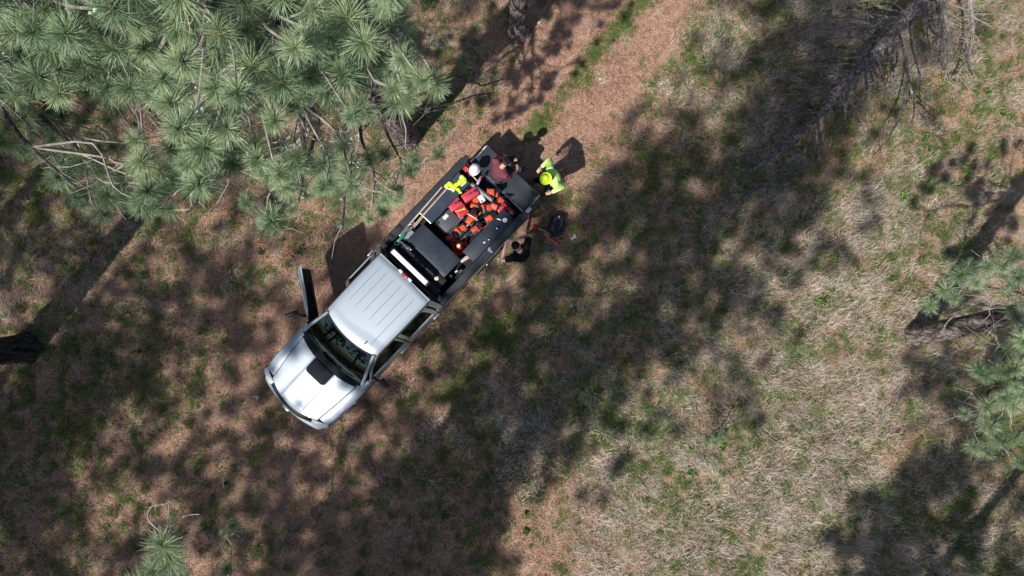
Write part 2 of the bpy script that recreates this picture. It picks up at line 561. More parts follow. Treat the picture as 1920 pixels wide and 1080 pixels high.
def mat_ground():
    m = bpy.data.materials.new("soil_and_litter"); m.use_nodes = True
    nt = m.node_tree; b = nt.nodes["Principled BSDF"]; b.inputs["Roughness"].default_value = 0.95
    b.inputs["Specular IOR Level"].default_value = 0.1
    L = nt.links; N = nt.nodes
    tc = N.new("ShaderNodeTexCoord")

    def noise_(s, d=6, rg=0.6, dist=0.0, vec=None):
        n = N.new("ShaderNodeTexNoise"); n.inputs["Scale"].default_value = s; n.inputs["Detail"].default_value = d
        n.inputs["Roughness"].default_value = rg; n.inputs["Distortion"].default_value = dist
        L.new(vec or tc.outputs["Object"], n.inputs["Vector"]); return n

    def ramp(src, stops):
        c = N.new("ShaderNodeValToRGB"); e = c.color_ramp.elements
        e[0].position, e[0].color = stops[0][0], (*stops[0][1], 1)
        e[1].position, e[1].color = stops[-1][0], (*stops[-1][1], 1)
        for p, cc in stops[1:-1]:
            k = e.new(p); k.color = (*cc, 1)
        L.new(src, c.inputs[0]); return c.outputs[0]

    def mixc(f, a, b_, mode='MIX'):
        x = N.new("ShaderNodeMix"); x.data_type = 'RGBA'; x.blend_type = mode
        if isinstance(f, float): x.inputs[0].default_value = f
        else: L.new(f, x.inputs[0])
        L.new(a, x.inputs[6]); L.new(b_, x.inputs[7]); return x.outputs[2]

    def rng_(src, a, b_, c=0.0, d=1.0):
        x = N.new("ShaderNodeMapRange"); x.inputs[1].default_value = a; x.inputs[2].default_value = b_
        x.inputs[3].default_value = c; x.inputs[4].default_value = d; L.new(src, x.inputs[0]); return x.outputs[0]
    # forest floor: red-brown needles, tan straw, dark crumbs, a little green
    fine = noise_(38, 10, 0.75)
    duff = ramp(fine.outputs["Fac"], [(0.30, (0.065, 0.036, 0.026)), (0.45, (0.22, 0.115, 0.082)), (0.56, (0.39, 0.235, 0.17)), (0.72, (0.55, 0.43, 0.33))])
    fine2 = noise_(55, 8, 0.7)
    straw = ramp(fine2.outputs["Fac"], [(0.3, (0.13, 0.10, 0.065)), (0.5, (0.38, 0.31, 0.21)), (0.7, (0.60, 0.52, 0.40))])
    mos = ramp(fine2.outputs["Fac"], [(0.3, (0.035, 0.045, 0.02)), (0.5, (0.10, 0.12, 0.05)), (0.7, (0.24, 0.25, 0.13))])
    at_d = N.new("ShaderNodeAttribute"); at_d.attribute_name = "dry"
    at_g = N.new("ShaderNodeAttribute"); at_g.attribute_name = "green"
    at_t = N.new("ShaderNodeAttribute"); at_t.attribute_name = "track"
    big = noise_(1.7, 5, 0.65)
    sd = N.new("ShaderNodeMath"); sd.operation = 'ADD'; L.new(big.outputs["Fac"], sd.inputs[0]); L.new(at_d.outputs["Fac"], sd.inputs[1])
    c = mixc(rng_(sd.outputs[0], 0.75, 1.25), duff, straw)
    big2 = noise_(2.3, 5, 0.7, 0.3)
    sg = N.new("ShaderNodeMath"); sg.operation = 'ADD'; L.new(big2.outputs["Fac"], sg.inputs[0]); L.new(at_g.outputs["Fac"], sg.inputs[1])
    c = mixc(rng_(sg.outputs[0], 0.82, 1.15, 0, 0.62), c, mos)
    # bare red track with fine needles and darker crumbs
    f3 = noise_(24, 12, 0.78)
    tr = ramp(f3.outputs["Fac"], [(0.28, (0.19, 0.095, 0.075)), (0.42, (0.37, 0.205, 0.162)), (0.58, (0.52, 0.318, 0.255)), (0.74, (0.65, 0.46, 0.38))])
    b3 = noise_(1.5, 5, 0.65)
    tr = mixc(rng_(b3.outputs["Fac"], 0.5, 0.7, 0, 0.5), tr, ramp(f3.outputs["Fac"], [(0.3, (0.17, 0.12, 0.105)), (0.7, (0.46, 0.34, 0.28))]))
    tm = N.new("ShaderNodeMath"); tm.operation = 'ADD'; L.new(at_t.outputs["Fac"], tm.inputs[0])
    rag = noise_(6, 8, 0.75); L.new(rng_(rag.outputs["Fac"], 0.2, 0.8, -0.35, 0.35), tm.inputs[1])
    c = mixc(rng_(tm.outputs[0], 0.2, 0.75), c, tr)
    # dark crumbs, cone scales
    vo = N.new("ShaderNodeTexVoronoi"); vo.inputs["Scale"].default_value = 7.5; L.new(tc.outputs["Object"], vo.inputs["Vector"])
    spot = rng_(vo.outputs["Distance"], 0.05, 0.12, 0.75, 0.0)
    dk = N.new("ShaderNodeRGB"); dk.outputs[0].default_value = (0.05, 0.03, 0.022, 1)
    c = mixc(spot, c, dk.outputs[0])
    L.new(c, b.inputs["Base Color"])
    ad = N.new("ShaderNodeMath"); ad.operation = 'ADD'; L.new(fine.outputs["Fac"], ad.inputs[0]); L.new(rag.outputs["Fac"], ad.inputs[1])
    bp = N.new("ShaderNodeBump"); bp.inputs["Strength"].default_value = 0.9; bp.inputs["Distance"].default_value = 0.05
    L.new(ad.outputs[0], bp.inputs["Height"]); L.new(bp.outputs[0], b.inputs["Normal"])
    return m


M_GROUND = mat_ground()


def sub_sheet(name, sel):
    f = quads[sel]; used, inv = np.unique(f, return_inverse=True); f = inv.reshape(f.shape)
    me = bpy.data.meshes.new(name)
    me.from_pydata(co[used].tolist(), [], f.tolist())
    x, y = co[used][:, 0], co[used][:, 1]
    for nm, val in (("track", TR.ravel()[used]), ("dry", dry_f(x, y)), ("green", green_f(x, y))):
        a = me.attributes.new(nm, 'FLOAT', 'POINT'); a.data.foreach_set("value", np.asarray(val, dtype=np.float32))
    me.polygons.foreach_set("use_smooth", [True] * len(me.polygons))
    me.materials.append(M_GROUND)
    return link(bpy.data.objects.new(name, me))


ground = sub_sheet("ground", qt < 0.5)
meta(ground, "forest floor of dry grass, green patches and red-brown pine litter", kind="structure")
track = sub_sheet("dirt_track", qt >= 0.5)
meta(track, "two bare red-brown wheel ruts of the dirt track", kind="structure")

# ------------------------------------------------------------------ grass, litter
M_DRY = mat_strands("dry_grass_blades", [(0.0, (0.13, 0.10, 0.07)), (0.25, (0.33, 0.27, 0.19)), (0.55, (0.57, 0.485, 0.395)), (1.0, (0.82, 0.73, 0.63))], 0.6, 0.2, drift=1.3)
M_GREEN = mat_strands("green_grass_blades", [(0.0, (0.05, 0.085, 0.018)), (0.45, (0.125, 0.20, 0.045)), (0.8, (0.23, 0.33, 0.085)), (1.0, (0.42, 0.46, 0.20))], 0.55, 0.3, drift=0.8)
M_LITTER = mat_strands("fallen_needles", [(0.0, (0.13, 0.06, 0.035)), (0.5, (0.38, 0.215, 0.14)), (1.0, (0.58, 0.42, 0.30))], 0.7, 0.0)
M_WEED = mat_strands("weed_leaves", [(0.0, (0.04, 0.085, 0.015)), (0.6, (0.10, 0.19, 0.035)), (1.0, (0.2, 0.3, 0.07))], 0.5, 0.35)


def blade_clump(name, n, rad, lmin, lmax, w, lean, spread, m, seed, flat=0.0):
    """lean: mean tilt from upright, blades lean mostly along +X"""
    r = random.Random(seed); mb = MB()
    for _ in range(n):
        a = r.uniform(0, 6.283); d = rad * math.sqrt(r.random()); x, y = d * math.cos(a), d * math.sin(a)
        az = r.gauss(0, spread); tilt = min(1.55, max(0.02, r.gauss(lean, 0.28)))
        L = r.uniform(lmin, lmax); ww = w * r.uniform(0.6, 1.3)
        d0 = Vector((math.sin(tilt * 0.55) * math.cos(az), math.sin(tilt * 0.55) * math.sin(az), math.cos(tilt * 0.55)))
        az2 = az + r.gauss(0, 0.35); t2 = min(1.62, tilt * 1.25 + 0.1)
        d1 = Vector((math.sin(t2) * math.cos(az2), math.sin(t2) * math.sin(az2), math.cos(t2)))
        p0 = Vector((x, y, -0.01 + flat * r.random())); p1 = p0 + d0 * L * 0.5; p2 = p1 + d1 * L * 0.5
        p1.z = max(p1.z, 0.004); p2.z = max(p2.z, 0.005 + flat * r.random())
        s = Vector((-math.sin(az), math.cos(az), 0)) * ww
        mb.add([p0 - s, p0 + s, p1 + s * 0.8, p1 - s * 0.8, p2], [(0, 1, 2, 3), (3, 2, 4)], r.random())
    me = mb.mesh(name, smooth=0, fix=False); me.materials.append(m)
    return bpy.data.objects.new(name, me)


def weed_clump(name, seed):
    r = random.Random(seed); mb = MB()
    for _ in range(16):
        a = r.uniform(0, 6.283); L = r.uniform(0.05, 0.11); w = L * 0.3; z = r.uniform(0.02, 0.09)
        o = Vector((math.cos(a), math.sin(a), 0)); s = Vector((-o.y, o.x, 0)) * w
        b0 = o * 0.015 + Vector((0, 0, z)); m1 = o * L * 0.55 + Vector((0, 0, z + 0.03)); e = o * L + Vector((0, 0, z + 0.01))
        mb.add([b0, m1 + s, e, m1 - s], [(0, 1, 2, 3)], r.random())
    me = mb.mesh(name, smooth=0, fix=False); me.materials.append(M_WEED)
    return bpy.data.objects.new(name, me)


def litter_clump(name, seed):
    r = random.Random(seed); mb = MB()
    for _ in range(46):
        a = r.uniform(0, 6.283); d = 0.24 * math.sqrt(r.random()); x, y = d * math.cos(a), d * math.sin(a)
        az = r.uniform(0, 6.283); L = r.uniform(0.05, 0.10); o = Vector((math.cos(az), math.sin(az), r.uniform(-0.05, 0.12))) * L
        s = Vector((-math.sin(az), math.cos(az), 0)) * 0.003
        c = Vector((x, y, 0.012 + 0.015 * r.random()))
        mb.add([c - o - s, c - o + s, c + o + s, c + o - s], [(0, 1, 2, 3)], r.random())
    me = mb.mesh(name, smooth=0, fix=False); me.materials.append(M_LITTER)
    return bpy.data.objects.new(name, me)


def spread_pts(n, dens, xr=(-15.5, 15.5), yr=(-9.3, 9.3)):
    x = nrng.uniform(*xr, n); y = nrng.uniform(*yr, n)
    k = nrng.random(n) < dens(x, y)
    return x[k], y[k]


TRUCK_POLY_C = (-2.75, -0.25)


def under_truck(x, y):
    """under the pickup or under the gear laid on the ground"""
    ca, sa = math.cos(A_TR), math.sin(A_TR)
    lx = (x - O_TR[0]) * ca + (y - O_TR[1]) * sa; ly = -(x - O_TR[0]) * sa + (y - O_TR[1]) * ca
    m = (lx > 0.2) & (lx < 6.4) & (np.abs(ly) < 0.85)
    for px, py, r_ in ((1043, 423, 0.30), (1052, 408, 0.2), (1000, 425, 0.16), (1015, 431, 0.16), (1030, 440, 0.2), (1040, 453, 0.22), (1028, 467, 0.15), (482, 744, 0.12), (1075, 445, 0.10)):
        p = P(px, py); m = m | (np.hypot(x - p.x, y - p.y) < r_)
    return m


A_TR = math.atan2(-0.724, -0.690); O_TR = (-0.364, 2.229)


def patch(x, y, s, seed, lo=-0.15, hi=0.35):
    return np.clip((fbm(x, y, s, seed) - lo) / (hi - lo), 0, 1)


def d_dry(x, y):
    t = track_f(x, y)
    return np.clip((dry_f(x, y) * 1.0) * (0.12 + 0.88 * patch(x, y, 1.0, 21, -0.40, 0.30) * (0.35 + 0.65 * patch(x, y, 0.3, 23, -0.4, 0.2))), 0, 1) * (1 - 0.93 * t) * ~under_truck(x, y)


def d_green(x, y):
    t = track_f(x, y)
    return np.clip(green_f(x, y) * (0.34 + 1.3 * patch(x, y, 1.3, 33, -0.2, 0.35) * patch(x, y, 0.35, 35, -0.35, 0.25)), 0, 1) * (1 - 0.97 * t) * ~under_truck(x, y)


def rots(x, y, seed, wild=0.5, tilt=0.12):
    a = fbm(x, y, 2.2, seed, 3) * 5.0 + fbm(x, y, 0.6, seed + 5, 2) * 1.5 + nrng.normal(0, wild, len(x))
    return np.stack([nrng.normal(0, tilt, len(x)), nrng.normal(0, tilt, len(x)), a], 1)


dry_src = [blade_clump("dry_clump", 52, 0.17, 0.07, 0.25, 0.0040, 1.05, 0.85, M_DRY, 100 + i) for i in range(5)]
green_src = [blade_clump("green_clump", 44, 0.10, 0.07, 0.20, 0.0042, 0.75, 1.2, M_GREEN, 200 + i) for i in range(4)]
lit_src = [litter_clump("needle_clump", 300 + i) for i in range(3)]
weed_src = [weed_clump("weed_clump", 400 + i) for i in range(3)]

x, y = spread_pts(46000, d_dry)
o = scatter("dry_grass", np.stack([x, y, gheight(x, y)], 1), rots(x, y, 41, 0.9), nrng.uniform(0.55, 1.35, len(x)) * (0.55 + 0.5 * dry_f(x, y)), nrng.integers(0, 5, len(x)), dry_src)
meta(o, "matted straw-coloured dry grass over the clearing", kind="stuff")
x, y = spread_pts(60000, d_green)
o = scatter("green_grass", np.stack([x, y, gheight(x, y)], 1), rots(x, y, 51, 2.0), nrng.uniform(0.55, 1.25, len(x)), nrng.integers(0, 4, len(x)), green_src)
meta(o, "short green grass growing in patches among the straw", kind="stuff")
# the green strip between the two ruts
mid = [(a + b) / 2 for a, b in zip(RUTS[0], RUTS[1][:1] + RUTS[1][1:])][:4]
n_ = 950; t_ = nrng.random(n_); pa, pb = P(1222, -20), P(1000, 250)
x = pa.x + (pb.x - pa.x) * t_ + nrng.normal(0, 0.13, n_) + 0.15 * vnoise(t_ * 8, t_, 1.0, 4); y = pa.y + (pb.y - pa.y) * t_ + nrng.normal(0, 0.12, n_)
k = patch(x, y, 0.8, 77, -0.2, 0.3) > nrng.random(n_)
x, y = x[k], y[k]
o = scatter("green_grass", np.stack([x, y, gheight(x, y)], 1), rots(x, y, 53, 2.0), nrng.uniform(0.35, 0.75, len(x)), nrng.integers(0, 4, len(x)), green_src)
meta(o, "narrow strip of green grass between the two wheel ruts", kind="stuff")
# taller soft growth in the shade beside the cab, long pale tussocks below it
def blob(n, cx, cy, sx, sy):
    p = P(cx, cy); return p.x + nrng.normal(0, sx, n), p.y + nrng.normal(0, sy, n)
xs1, ys1 = zip(*[blob(n_, *a) for n_, a in ((260, (930, 650, 0.85, 0.65)), (140, (890, 720, 0.7, 0.5)), (90, (1000, 610, 0.6, 0.5)))])
x, y = np.concatenate(xs1), np.concatenate(ys1)
k = (patch(x, y, 0.8, 81, -0.2, 0.35) > nrng.random(len(x)) * 0.9) & ~under_truck(x, y); x, y = x[k], y[k]
o = scatter("soft_green_growth", np.stack([x, y, gheight(x, y)], 1), rots(x, y, 57, 2.0, 0.2), nrng.uniform(0.7, 1.4, len(x)), nrng.integers(0, 4, len(x)), green_src)
meta(o, "soft taller green growth in the shade to the right of the cab", kind="stuff")
xs1, ys1 = zip(*[blob(n_, *a) for n_, a in ((150, (960, 840, 1.3, 0.7)), (110, (1070, 820, 1.1, 0.6)), (40, (900, 790, 0.6, 0.4)))])
x, y = np.concatenate(xs1), np.concatenate(ys1)
k = patch(x, y, 0.9, 83, -0.25, 0.35) > nrng.random(len(x)) * 0.9; x, y = x[k], y[k]
o = scatter("long_pale_tussocks", np.stack([x, y, gheight(x, y)], 1), rots(x, y, 59, 0.35, 0.15), nrng.uniform(0.9, 1.5, len(x)), nrng.integers(0, 5, len(x)), dry_src)
meta(o, "long pale matted grass lying in swirls below the clearing's centre", kind="stuff")
x, y = spread_pts(16000, lambda x, y: (0.25 + 0.75 * (1 - dry_f(x, y)) + 0.3 * track_f(x, y)) * ~under_truck(x, y))
o = scatter("pine_litter", np.stack([x, y, gheight(x, y)], 1), rots(x, y, 61, 2.0, 0.02), nrng.uniform(0.8, 1.3, len(x)), nrng.integers(0, 3, len(x)), lit_src)
meta(o, "fallen red-brown pine needles strewn over the ground", kind="stuff")
x, y = spread_pts(5200, lambda x, y: patch(x, y, 0.9, 91, 0.25, 0.5) * (green_f(x, y) + 0.1) * (1 - track_f(x, y)) * ~under_truck(x, y))
o = scatter("leafy_weeds", np.stack([x, y, gheight(x, y)], 1), rots(x, y, 71, 2.0, 0.1), nrng.uniform(0.6, 1.3, len(x)), nrng.integers(0, 3, len(x)), weed_src)
meta(o, "small bright green broad-leaved weeds in clusters", kind="stuff")

# ------------------------------------------------------------------ trees
M_BARK = mat_bark("pine_bark", (0.035, 0.028, 0.026), (0.20, 0.165, 0.15), (0.30, 0.26, 0.245), 9)
M_BARKD = mat_bark("shaded_bark", (0.012, 0.010, 0.010), (0.055, 0.045, 0.04), (0.10, 0.085, 0.078), 8)  # pine bark with the left trunk's shade painted into its colour
M_BARK2 = mat_bark("branch_bark", (0.05, 0.042, 0.038), (0.14, 0.12, 0.11), (0.30, 0.29, 0.27), 22)
M_SNAG = mat_bark("grey_dead_wood", (0.08, 0.07, 0.073), (0.22, 0.195, 0.20), (0.34, 0.315, 0.31), 14)
M_TWIG = mat("pale_twig", (0.33, 0.30, 0.27), 0.9, spec=0.1, var=0.35, vscale=12, dirt=(0.10, 0.08, 0.07), dscale=9, damt=0.8)
M_LICHEN = mat("lichen", (0.50, 0.53, 0.47), 0.95, spec=0.05, var=0.3, vscale=30, bump=0.6)
M_NEEDLE = mat_strands("pine_needles", [(0.0, (0.09, 0.155, 0.08)), (0.45, (0.235, 0.345, 0.185)), (0.8, (0.39, 0.49, 0.29)), (1.0, (0.56, 0.56, 0.32))], 0.42, 0.30, 0.5, 0.45)
M_BROWNNEEDLE = mat_strands("brown_needles", [(0.0, (0.25, 0.12, 0.05)), (1.0, (0.5, 0.32, 0.17))], 0.7, 0.1)
M_BUD = mat("pine_bud", (0.30, 0.16, 0.08), 0.8, spec=0.1)


def tuft_mesh(name, seed, n=230, lmin=0.15, lmax=0.215, w=0.0028, m=None):
    r = random.Random(seed); mb = MB()
    mb.tube([(0, 0, -0.10), (0, 0, -0.04), (0, 0, 0.0), (0, 0, 0.035)], [0.010, 0.011, 0.012, 0.005], 6, rnd=0.1, mi=1)
    for i in range(n):
        t = r.random()
        z0 = -0.09 + 0.11 * t
        ang = R(108) - R(88) * t ** 1.15 + r.gauss(0, 0.16)        # from sideways (old) to forward (young)
        az = r.uniform(0, 6.283)
        L = r.uniform(lmin, lmax) * (1.0 - 0.12 * t)
        rad = Vector((math.cos(az), math.sin(az), 0)); up = Vector((0, 0, 1))
        d = rad * math.sin(ang) + up * math.cos(ang)
        bend = -0.10 * L
        p0 = rad * 0.008 + up * z0
        p1 = p0 + d * L * 0.55
        p2 = p0 + d * L + up * bend + Vector((r.gauss(0, 0.012), r.gauss(0, 0.012), 0))
        s = d.cross(up); s = s.normalized() * w if s.length > 1e-4 else Vector((w, 0, 0))
        s.rotate(Quaternion(d, r.uniform(-0.9, 0.9)))
        rn = min(1, max(0, r.gauss(0.5, 0.22)))
        mb.add([p0 - s * 0.7, p0 + s * 0.7, p1 + s, p1 - s, p2 + s * 0.3, p2 - s * 0.3], [(0, 1, 2, 3), (3, 2, 4, 5)], rn)
    me = mb.mesh(name, smooth=0, fix=False); me.materials.append(m or M_NEEDLE); me.materials.append(M_BUD)
    return me


TUFTS = [tuft_mesh("needle_tuft", 500 + i, 270 + 30 * i, w=0.0024) for i in range(5)]
TUFT_BROWN = tuft_mesh("brown_needle_tuft", 520, 90, 0.10, 0.16, 0.003, M_BROWNNEEDLE)
tuft_src = [bpy.data.objects.new("needle_tuft_source", t) for t in TUFTS]


def bark_trunk(mb, pts, rad, n=28, amp=0.09, fl=0.35):
    """thick trunk: uneven, plated, flared at the foot"""
    pts = curve_pts(pts, 6); m = len(pts); vs, fs = [], []
    M = 14
    P2 = []
    for i in range(m - 1):
        for k in range(M if i < 14 else 3):
            kk = M if i < 14 else 3
            P2.append((pts[i].lerp(pts[i + 1], k / kk), (i + k / kk) / (m - 1)))
    P2.append((pts[-1], 1.0))
    z0 = pts[0].z
    for p, t in P2:
        r0 = rad[0] + (rad[1] - rad[0]) * t
        h = p.z - z0
        r0 *= 1 + fl * math.exp(-h / 0.22)
        for k in range(n):
            a = 2 * math.pi * k / n
            c = Vector((math.cos(a), math.sin(a), 0))
            q_ = Vector((c.x * 1.9, c.y * 1.9, p.z * 0.9)) * 2.2 + Vector((z0, r0 * 50, 3))
            f = noise.noise(q_) * amp + noise.noise(q_ * 3.1) * amp * 0.6
            f += 0.12 * math.exp(-h / 0.25) * math.sin(a * 4 + 1.3)
            vs.append(p + c * r0 * (1 + f))
    for i in range(len(P2) - 1):
        for k in range(n):
            k2 = (k + 1) % n
            fs.append((i * n + k, i * n + k2, (i + 1) * n + k2, (i + 1) * n + k))
    fs.append(tuple(range(n - 1, -1, -1))); fs.append(tuple((len(P2) - 1) * n + k for k in range(n)))
    mb.add(vs, fs)


def limb_path(a, b, r, sag=0.10, wob=0.12):
    a = Vector(a); b = Vector(b); L = (b - a).length
    pts = [a]
    for i in range(1, 5):
        t = i / 5
        p = a.lerp(b, t); p.z -= sag * L * math.sin(math.pi * t)
        p += Vector((r.gauss(0, wob), r.gauss(0, wob), r.gauss(0, wob * 0.5))) * L * 0.16
        pts.append(p)
    pts.append(b)
    return curve_pts(pts, 5)


def crown(root, trunk_pts, limbs, targets, seed, max_twig=1.1, bare=0.12, rad0=0.055, keep_parts=300, lichen=0.0, lit_track=False):
    """limbs: (height index point on trunk, end); targets: (pos, scale). Twigs join each needle tuft to its nearest limb."""
    r = random.Random(seed)
    LP = []
    for a, b in limbs:
        pts = limb_path(a, b, r); LP.append(pts)
    mbs = [MB() for _ in LP]
    for pts, mb in zip(LP, mbs):
        L = (pts[-1] - pts[0]).length; r0 = rad0 * min(1.4, 0.35 + L / 4)
        mb.tube(pts, [r0 * (1 - 0.82 * i / (len(pts) - 1)) for i in range(len(pts))], 8)
        # bare broken side twigs
        for _ in range(int(L * 3 * bare * 8) if pts[-1].z > 2.5 else 3):
            k = r.randrange(3, len(pts) - 1); p = pts[k]
            d = Vector((r.gauss(0, 1), r.gauss(0, 1), r.gauss(-0.3, 0.5))).normalized()
            l = r.uniform(0.2, 0.7); q1 = p + d * l * 0.5 + Vector((r.gauss(0, 0.05), r.gauss(0, 0.05), -0.03)); q2 = p + d * l + Vector((r.gauss(0, 0.1), r.gauss(0, 0.1), -0.1))
            mb.tube([p, q1, q2], [0.008, 0.006, 0.003], 5, mi=1)
            if r.random() < 0.6:
                mb.tube([q1, q1 + Vector((r.gauss(0, 0.12), r.gauss(0, 0.12), -0.06))], [0.005, 0.0025], 4, mi=1)
    tufts = []
    allp = [(pt, li, k) for li, pts in enumerate(LP) for k, pt in enumerate(pts) if k > 2]
    AP = np.array([list(a[0]) for a in allp])
    for pos, sc, lift in targets:
        d = np.linalg.norm(AP - np.array(pos), axis=1); j = int(np.argmin(d)); pt, li, k = allp[j]
        dist = float(d[j])
        pts = LP[li]; k0 = max(1, k - int(1 + dist * 4)); base = pts[min(k0, len(pts) - 1)]
        pos = Vector(pos)
        if dist > max_twig:
            pos = pt + (pos - pt) * (max_twig / dist)
        pw = pos + root.location                          # few needles where the sun reaches the track
        hx, hy = 960 + (pw.x + pw.z * SHK * SH.x) / CAM_H * FOC, 540 - (pw.y + pw.z * SHK * SH.y) / CAM_H * FOC
        band = abs((hx - 770) * 0.79 + (hy - 250) * 0.61) < 34 and hx < 970
        low_edge = 540 - pw.y * FOC / (CAM_H - pw.z) > 255
        if lit_track and 790 < hx < 1300 and -60 < hy < 330 and not band and r.random() < (0.45 if low_edge else 0.97): continue
        v = pos - base
        mid1 = base + v * 0.4 + Vector((r.gauss(0, 0.08), r.gauss(0, 0.08), -0.05)) * v.length
        mid2 = base + v * 0.75 + Vector((r.gauss(0, 0.05), r.gauss(0, 0.05), -0.07)) * v.length
        tp = curve_pts([base, mid1, mid2, pos], 3)
        r1 = 0.008 + 0.008 * min(1.5, v.length)
        mbs[li].tube(tp, [r1 * (1 - 0.6 * i / (len(tp) - 1)) for i in range(len(tp))], 5, mi=1)
        ax = (tp[-1] - tp[-3]).normalized() + Vector((r.gauss(0, 0.4), r.gauss(0, 0.4), lift * 0.8 + r.gauss(0, 0.3)))
        tufts.append((pos, ax.normalized(), sc * r.uniform(0.72, 1.2)))
        if r.random() < lichen:
            q_ = tp[r.randrange(2, len(tp) - 2)]
            for _ in range(4):
                mbs[li].ball(q_ + Vector((r.gauss(0, 0.04), r.gauss(0, 0.04), r.gauss(0, 0.02))), (r.uniform(0.012, 0.03), r.uniform(0.012, 0.03), 0.012), 5)
                mbs[li].mi[-20:] = [2] * min(20, len(mbs[li].mi))
    for mb in mbs:
        mb.build("limb", [M_BARK2, M_TWIG, M_LICHEN], root, smooth=60, fix=False)
    tufts.sort(key=lambda t: -t[0].z)
    rest = []
    for i, (p, ax, sc) in enumerate(tufts):
        qn = ax.to_track_quat('Z', 'Y') @ Quaternion((0, 0, 1), r.uniform(0, 6.28))
        if i < keep_parts:
            o = bpy.data.objects.new("needle_tuft", TUFTS[r.randrange(5)])
            o.location = p; o.rotation_mode = 'QUATERNION'; o.rotation_quaternion = qn; o.scale = (sc, sc, sc)
            link(o, root)
        else:
            rest.append((p, qn.to_euler(), sc))
    if rest:
        o = scatter("needles", [t[0] for t in rest], [tuple(t[1]) for t in rest], [t[2] for t in rest], [r.randrange(5) for _ in rest], tuft_src, root)
        o["kind"] = "stuff"


def mask_pts(poly_px, n, zr, r, edge=None):
    """points whose photo position falls in the polygon, at heights zr"""
    def inside(x, y):
        c = False
        for i in range(len(poly_px)):
            x1, y1 = poly_px[i]; x2, y2 = poly_px[i - 1]
            if (y1 > y) != (y2 > y) and x < (x2 - x1) * (y - y1) / (y2 - y1) + x1: c = not c
        return c
    xs = [p[0] for p in poly_px]; ys = [p[1] for p in poly_px]; out = []
    while len(out) < n:
        x = r.uniform(min(xs), max(xs)); y = r.uniform(min(ys), max(ys))
        if inside(x, y):
            z = zr[0] + (zr[1] - zr[0]) * r.random()
            if x < 900: z = sunlit_z(x, y, z, r)
            out.append((x, y, z))
    return out


def sunlit_z(px, py, z, r, lo=5.4, hi=10.8):
    """a height for a tuft seen at px, py that keeps its shadow out of the sunny parts of the clearing"""
    best = None
    for zz_ in [z] + [lo + (hi - lo) * i / 16 for i in range(17)]:
        p = P(px, py, zz_); gx__ = p.x + zz_ * SHK * SH.x; gy__ = p.y + zz_ * SHK * SH.y
        qx, qy = 960 + gx__ / CAM_H * FOC, 540 - gy__ / CAM_H * FOC
        if qy < -70 or (qx < 700 and qy < 430): c = 0.0
        else: c = (1 - float(shade_f(gx__, gy__))) * 4.0
        c += abs(zz_ - z) * 0.55 + r.random() * 0.15
        if best is None or c < best[0]: best = (c, zz_)
    return best[1]


def spaced(pts, dmin):
    out = []
    for p in pts:
        if all((p - q_).length > dmin for q_ in out): out.append(p)
    return out


# ---- big pine over the upper left (foot of its trunk hidden by its own boughs)
tr = random.Random(5)
fA = P(764, 258); fA.z = -0.1
treeA = empty("pine_tree", fA, 0, "big long-needled pine whose boughs hang over the track behind the pickup", "pine tree")
mb = MB(); TA = Vector((fA.x, fA.y, 0))
bark_trunk(mb, [(0, 0, 0), (0.05, 0.0, 4), (-0.05, 0.12, 9), (0.0, 0.2, 15), (0.1, 0.2, 22)], (0.27, 0.10))
mb.build("trunk", M_BARK, treeA, smooth=60, fix=False)


def loc(tree, p): return Vector(p) - tree.location


limA = []
for px, py, z, z0 in [(640, 450, 6.0, 6.6), (560, 380, 7.5, 7.6), (480, 470, 6.6, 7.2), (700, 380, 5.6, 6.2), (760, 210, 6.8, 7.0), (875, 118, 1.5, 2.6), (920, 175, 1.1, 2.3),
                      (830, 230, 3.4, 4.6), (620, 150, 9.0, 8.8), (700, 60, 9.6, 9.4), (520, 60, 10.4, 10.3), (560, 230, 8.7, 8.6), (420, 300, 9.0, 9.0), (430, 180, 10.0, 9.9),
                      (380, 60, 10.8, 10.9), (680, -40, 10.4, 10.2), (760, 330, 4.6, 5.4), (350, 400, 7.6, 8.2)]:
    limA.append((TA + Vector((0, 0, z0)) - TA + Vector((0, 0, 0)), loc(treeA, P(px, py, z))))
limA = [(Vector((0, 0.1, z0.z)), e) for z0, e in limA]
known = [(550, 565), (700, 690), (820, 90), (1160, 30), (800, 10), (910, 280), (1270, 400), (1090, 690), (650, 280), (1100, 900), (590, 440), (910, 640), (980, 700), (1190, 660), (560, 830),
         (670, 850), (1290, 1020), (1120, 980), (1190, 530), (740, 250), (1300, 680), (1030, 600), (850, 420), (1240, 760), (1000, 820)]
targ = []
for u, v in known:
    if u > 700 or v > 500:
        targ.append((P(u / 2.16, v / 2.16, sunlit_z(u / 2.16, v / 2.16, tr.uniform(7.8, 9.2) if v < 800 else tr.uniform(6.4, 7.4), tr, 6.4, 9.2)), 1.12, 0.75))
for u, v, z in [(820, 390, 8.0), (640, 370, 8.4), (720, 450, 7.0), (760, 570, 7.4)]:
    targ.append((P(560 + (u) / 2.25, v / 2.25 * 1.0, z * 0.85), 1.05, 0.5))
for px, py, z in [(757, 100, 8.2), (752, 85, 8.0), (640, 180, 8.8), (735, 165, 7.9), (715, 190, 8.1), (770, 150, 7.3), (790, 135, 7.0), (870, 112, 1.5), (905, 95, 1.2), (930, 178, 1.1), (944, 168, 1.0), (880, 160, 1.3),
                  (720, 370, 5.6), (742, 355, 5.2), (770, 320, 5.0), (815, 230, 5.0), (835, 205, 4.8), (690, 300, 6.2), (650, 330, 6.6), (605, 470, 7.4), (590, 455, 7.2), (560, 440, 6.8), (620, 400, 6.6)]:
    targ.append((P(px, py, z), 1.0, 0.45))
polyA = [(300, -60), (720, -60), (760, 40), (780, 130), (800, 190), (740, 250), (720, 330), (640, 360), (540, 380), (480, 300), (420, 330), (330, 360), (300, 200)]
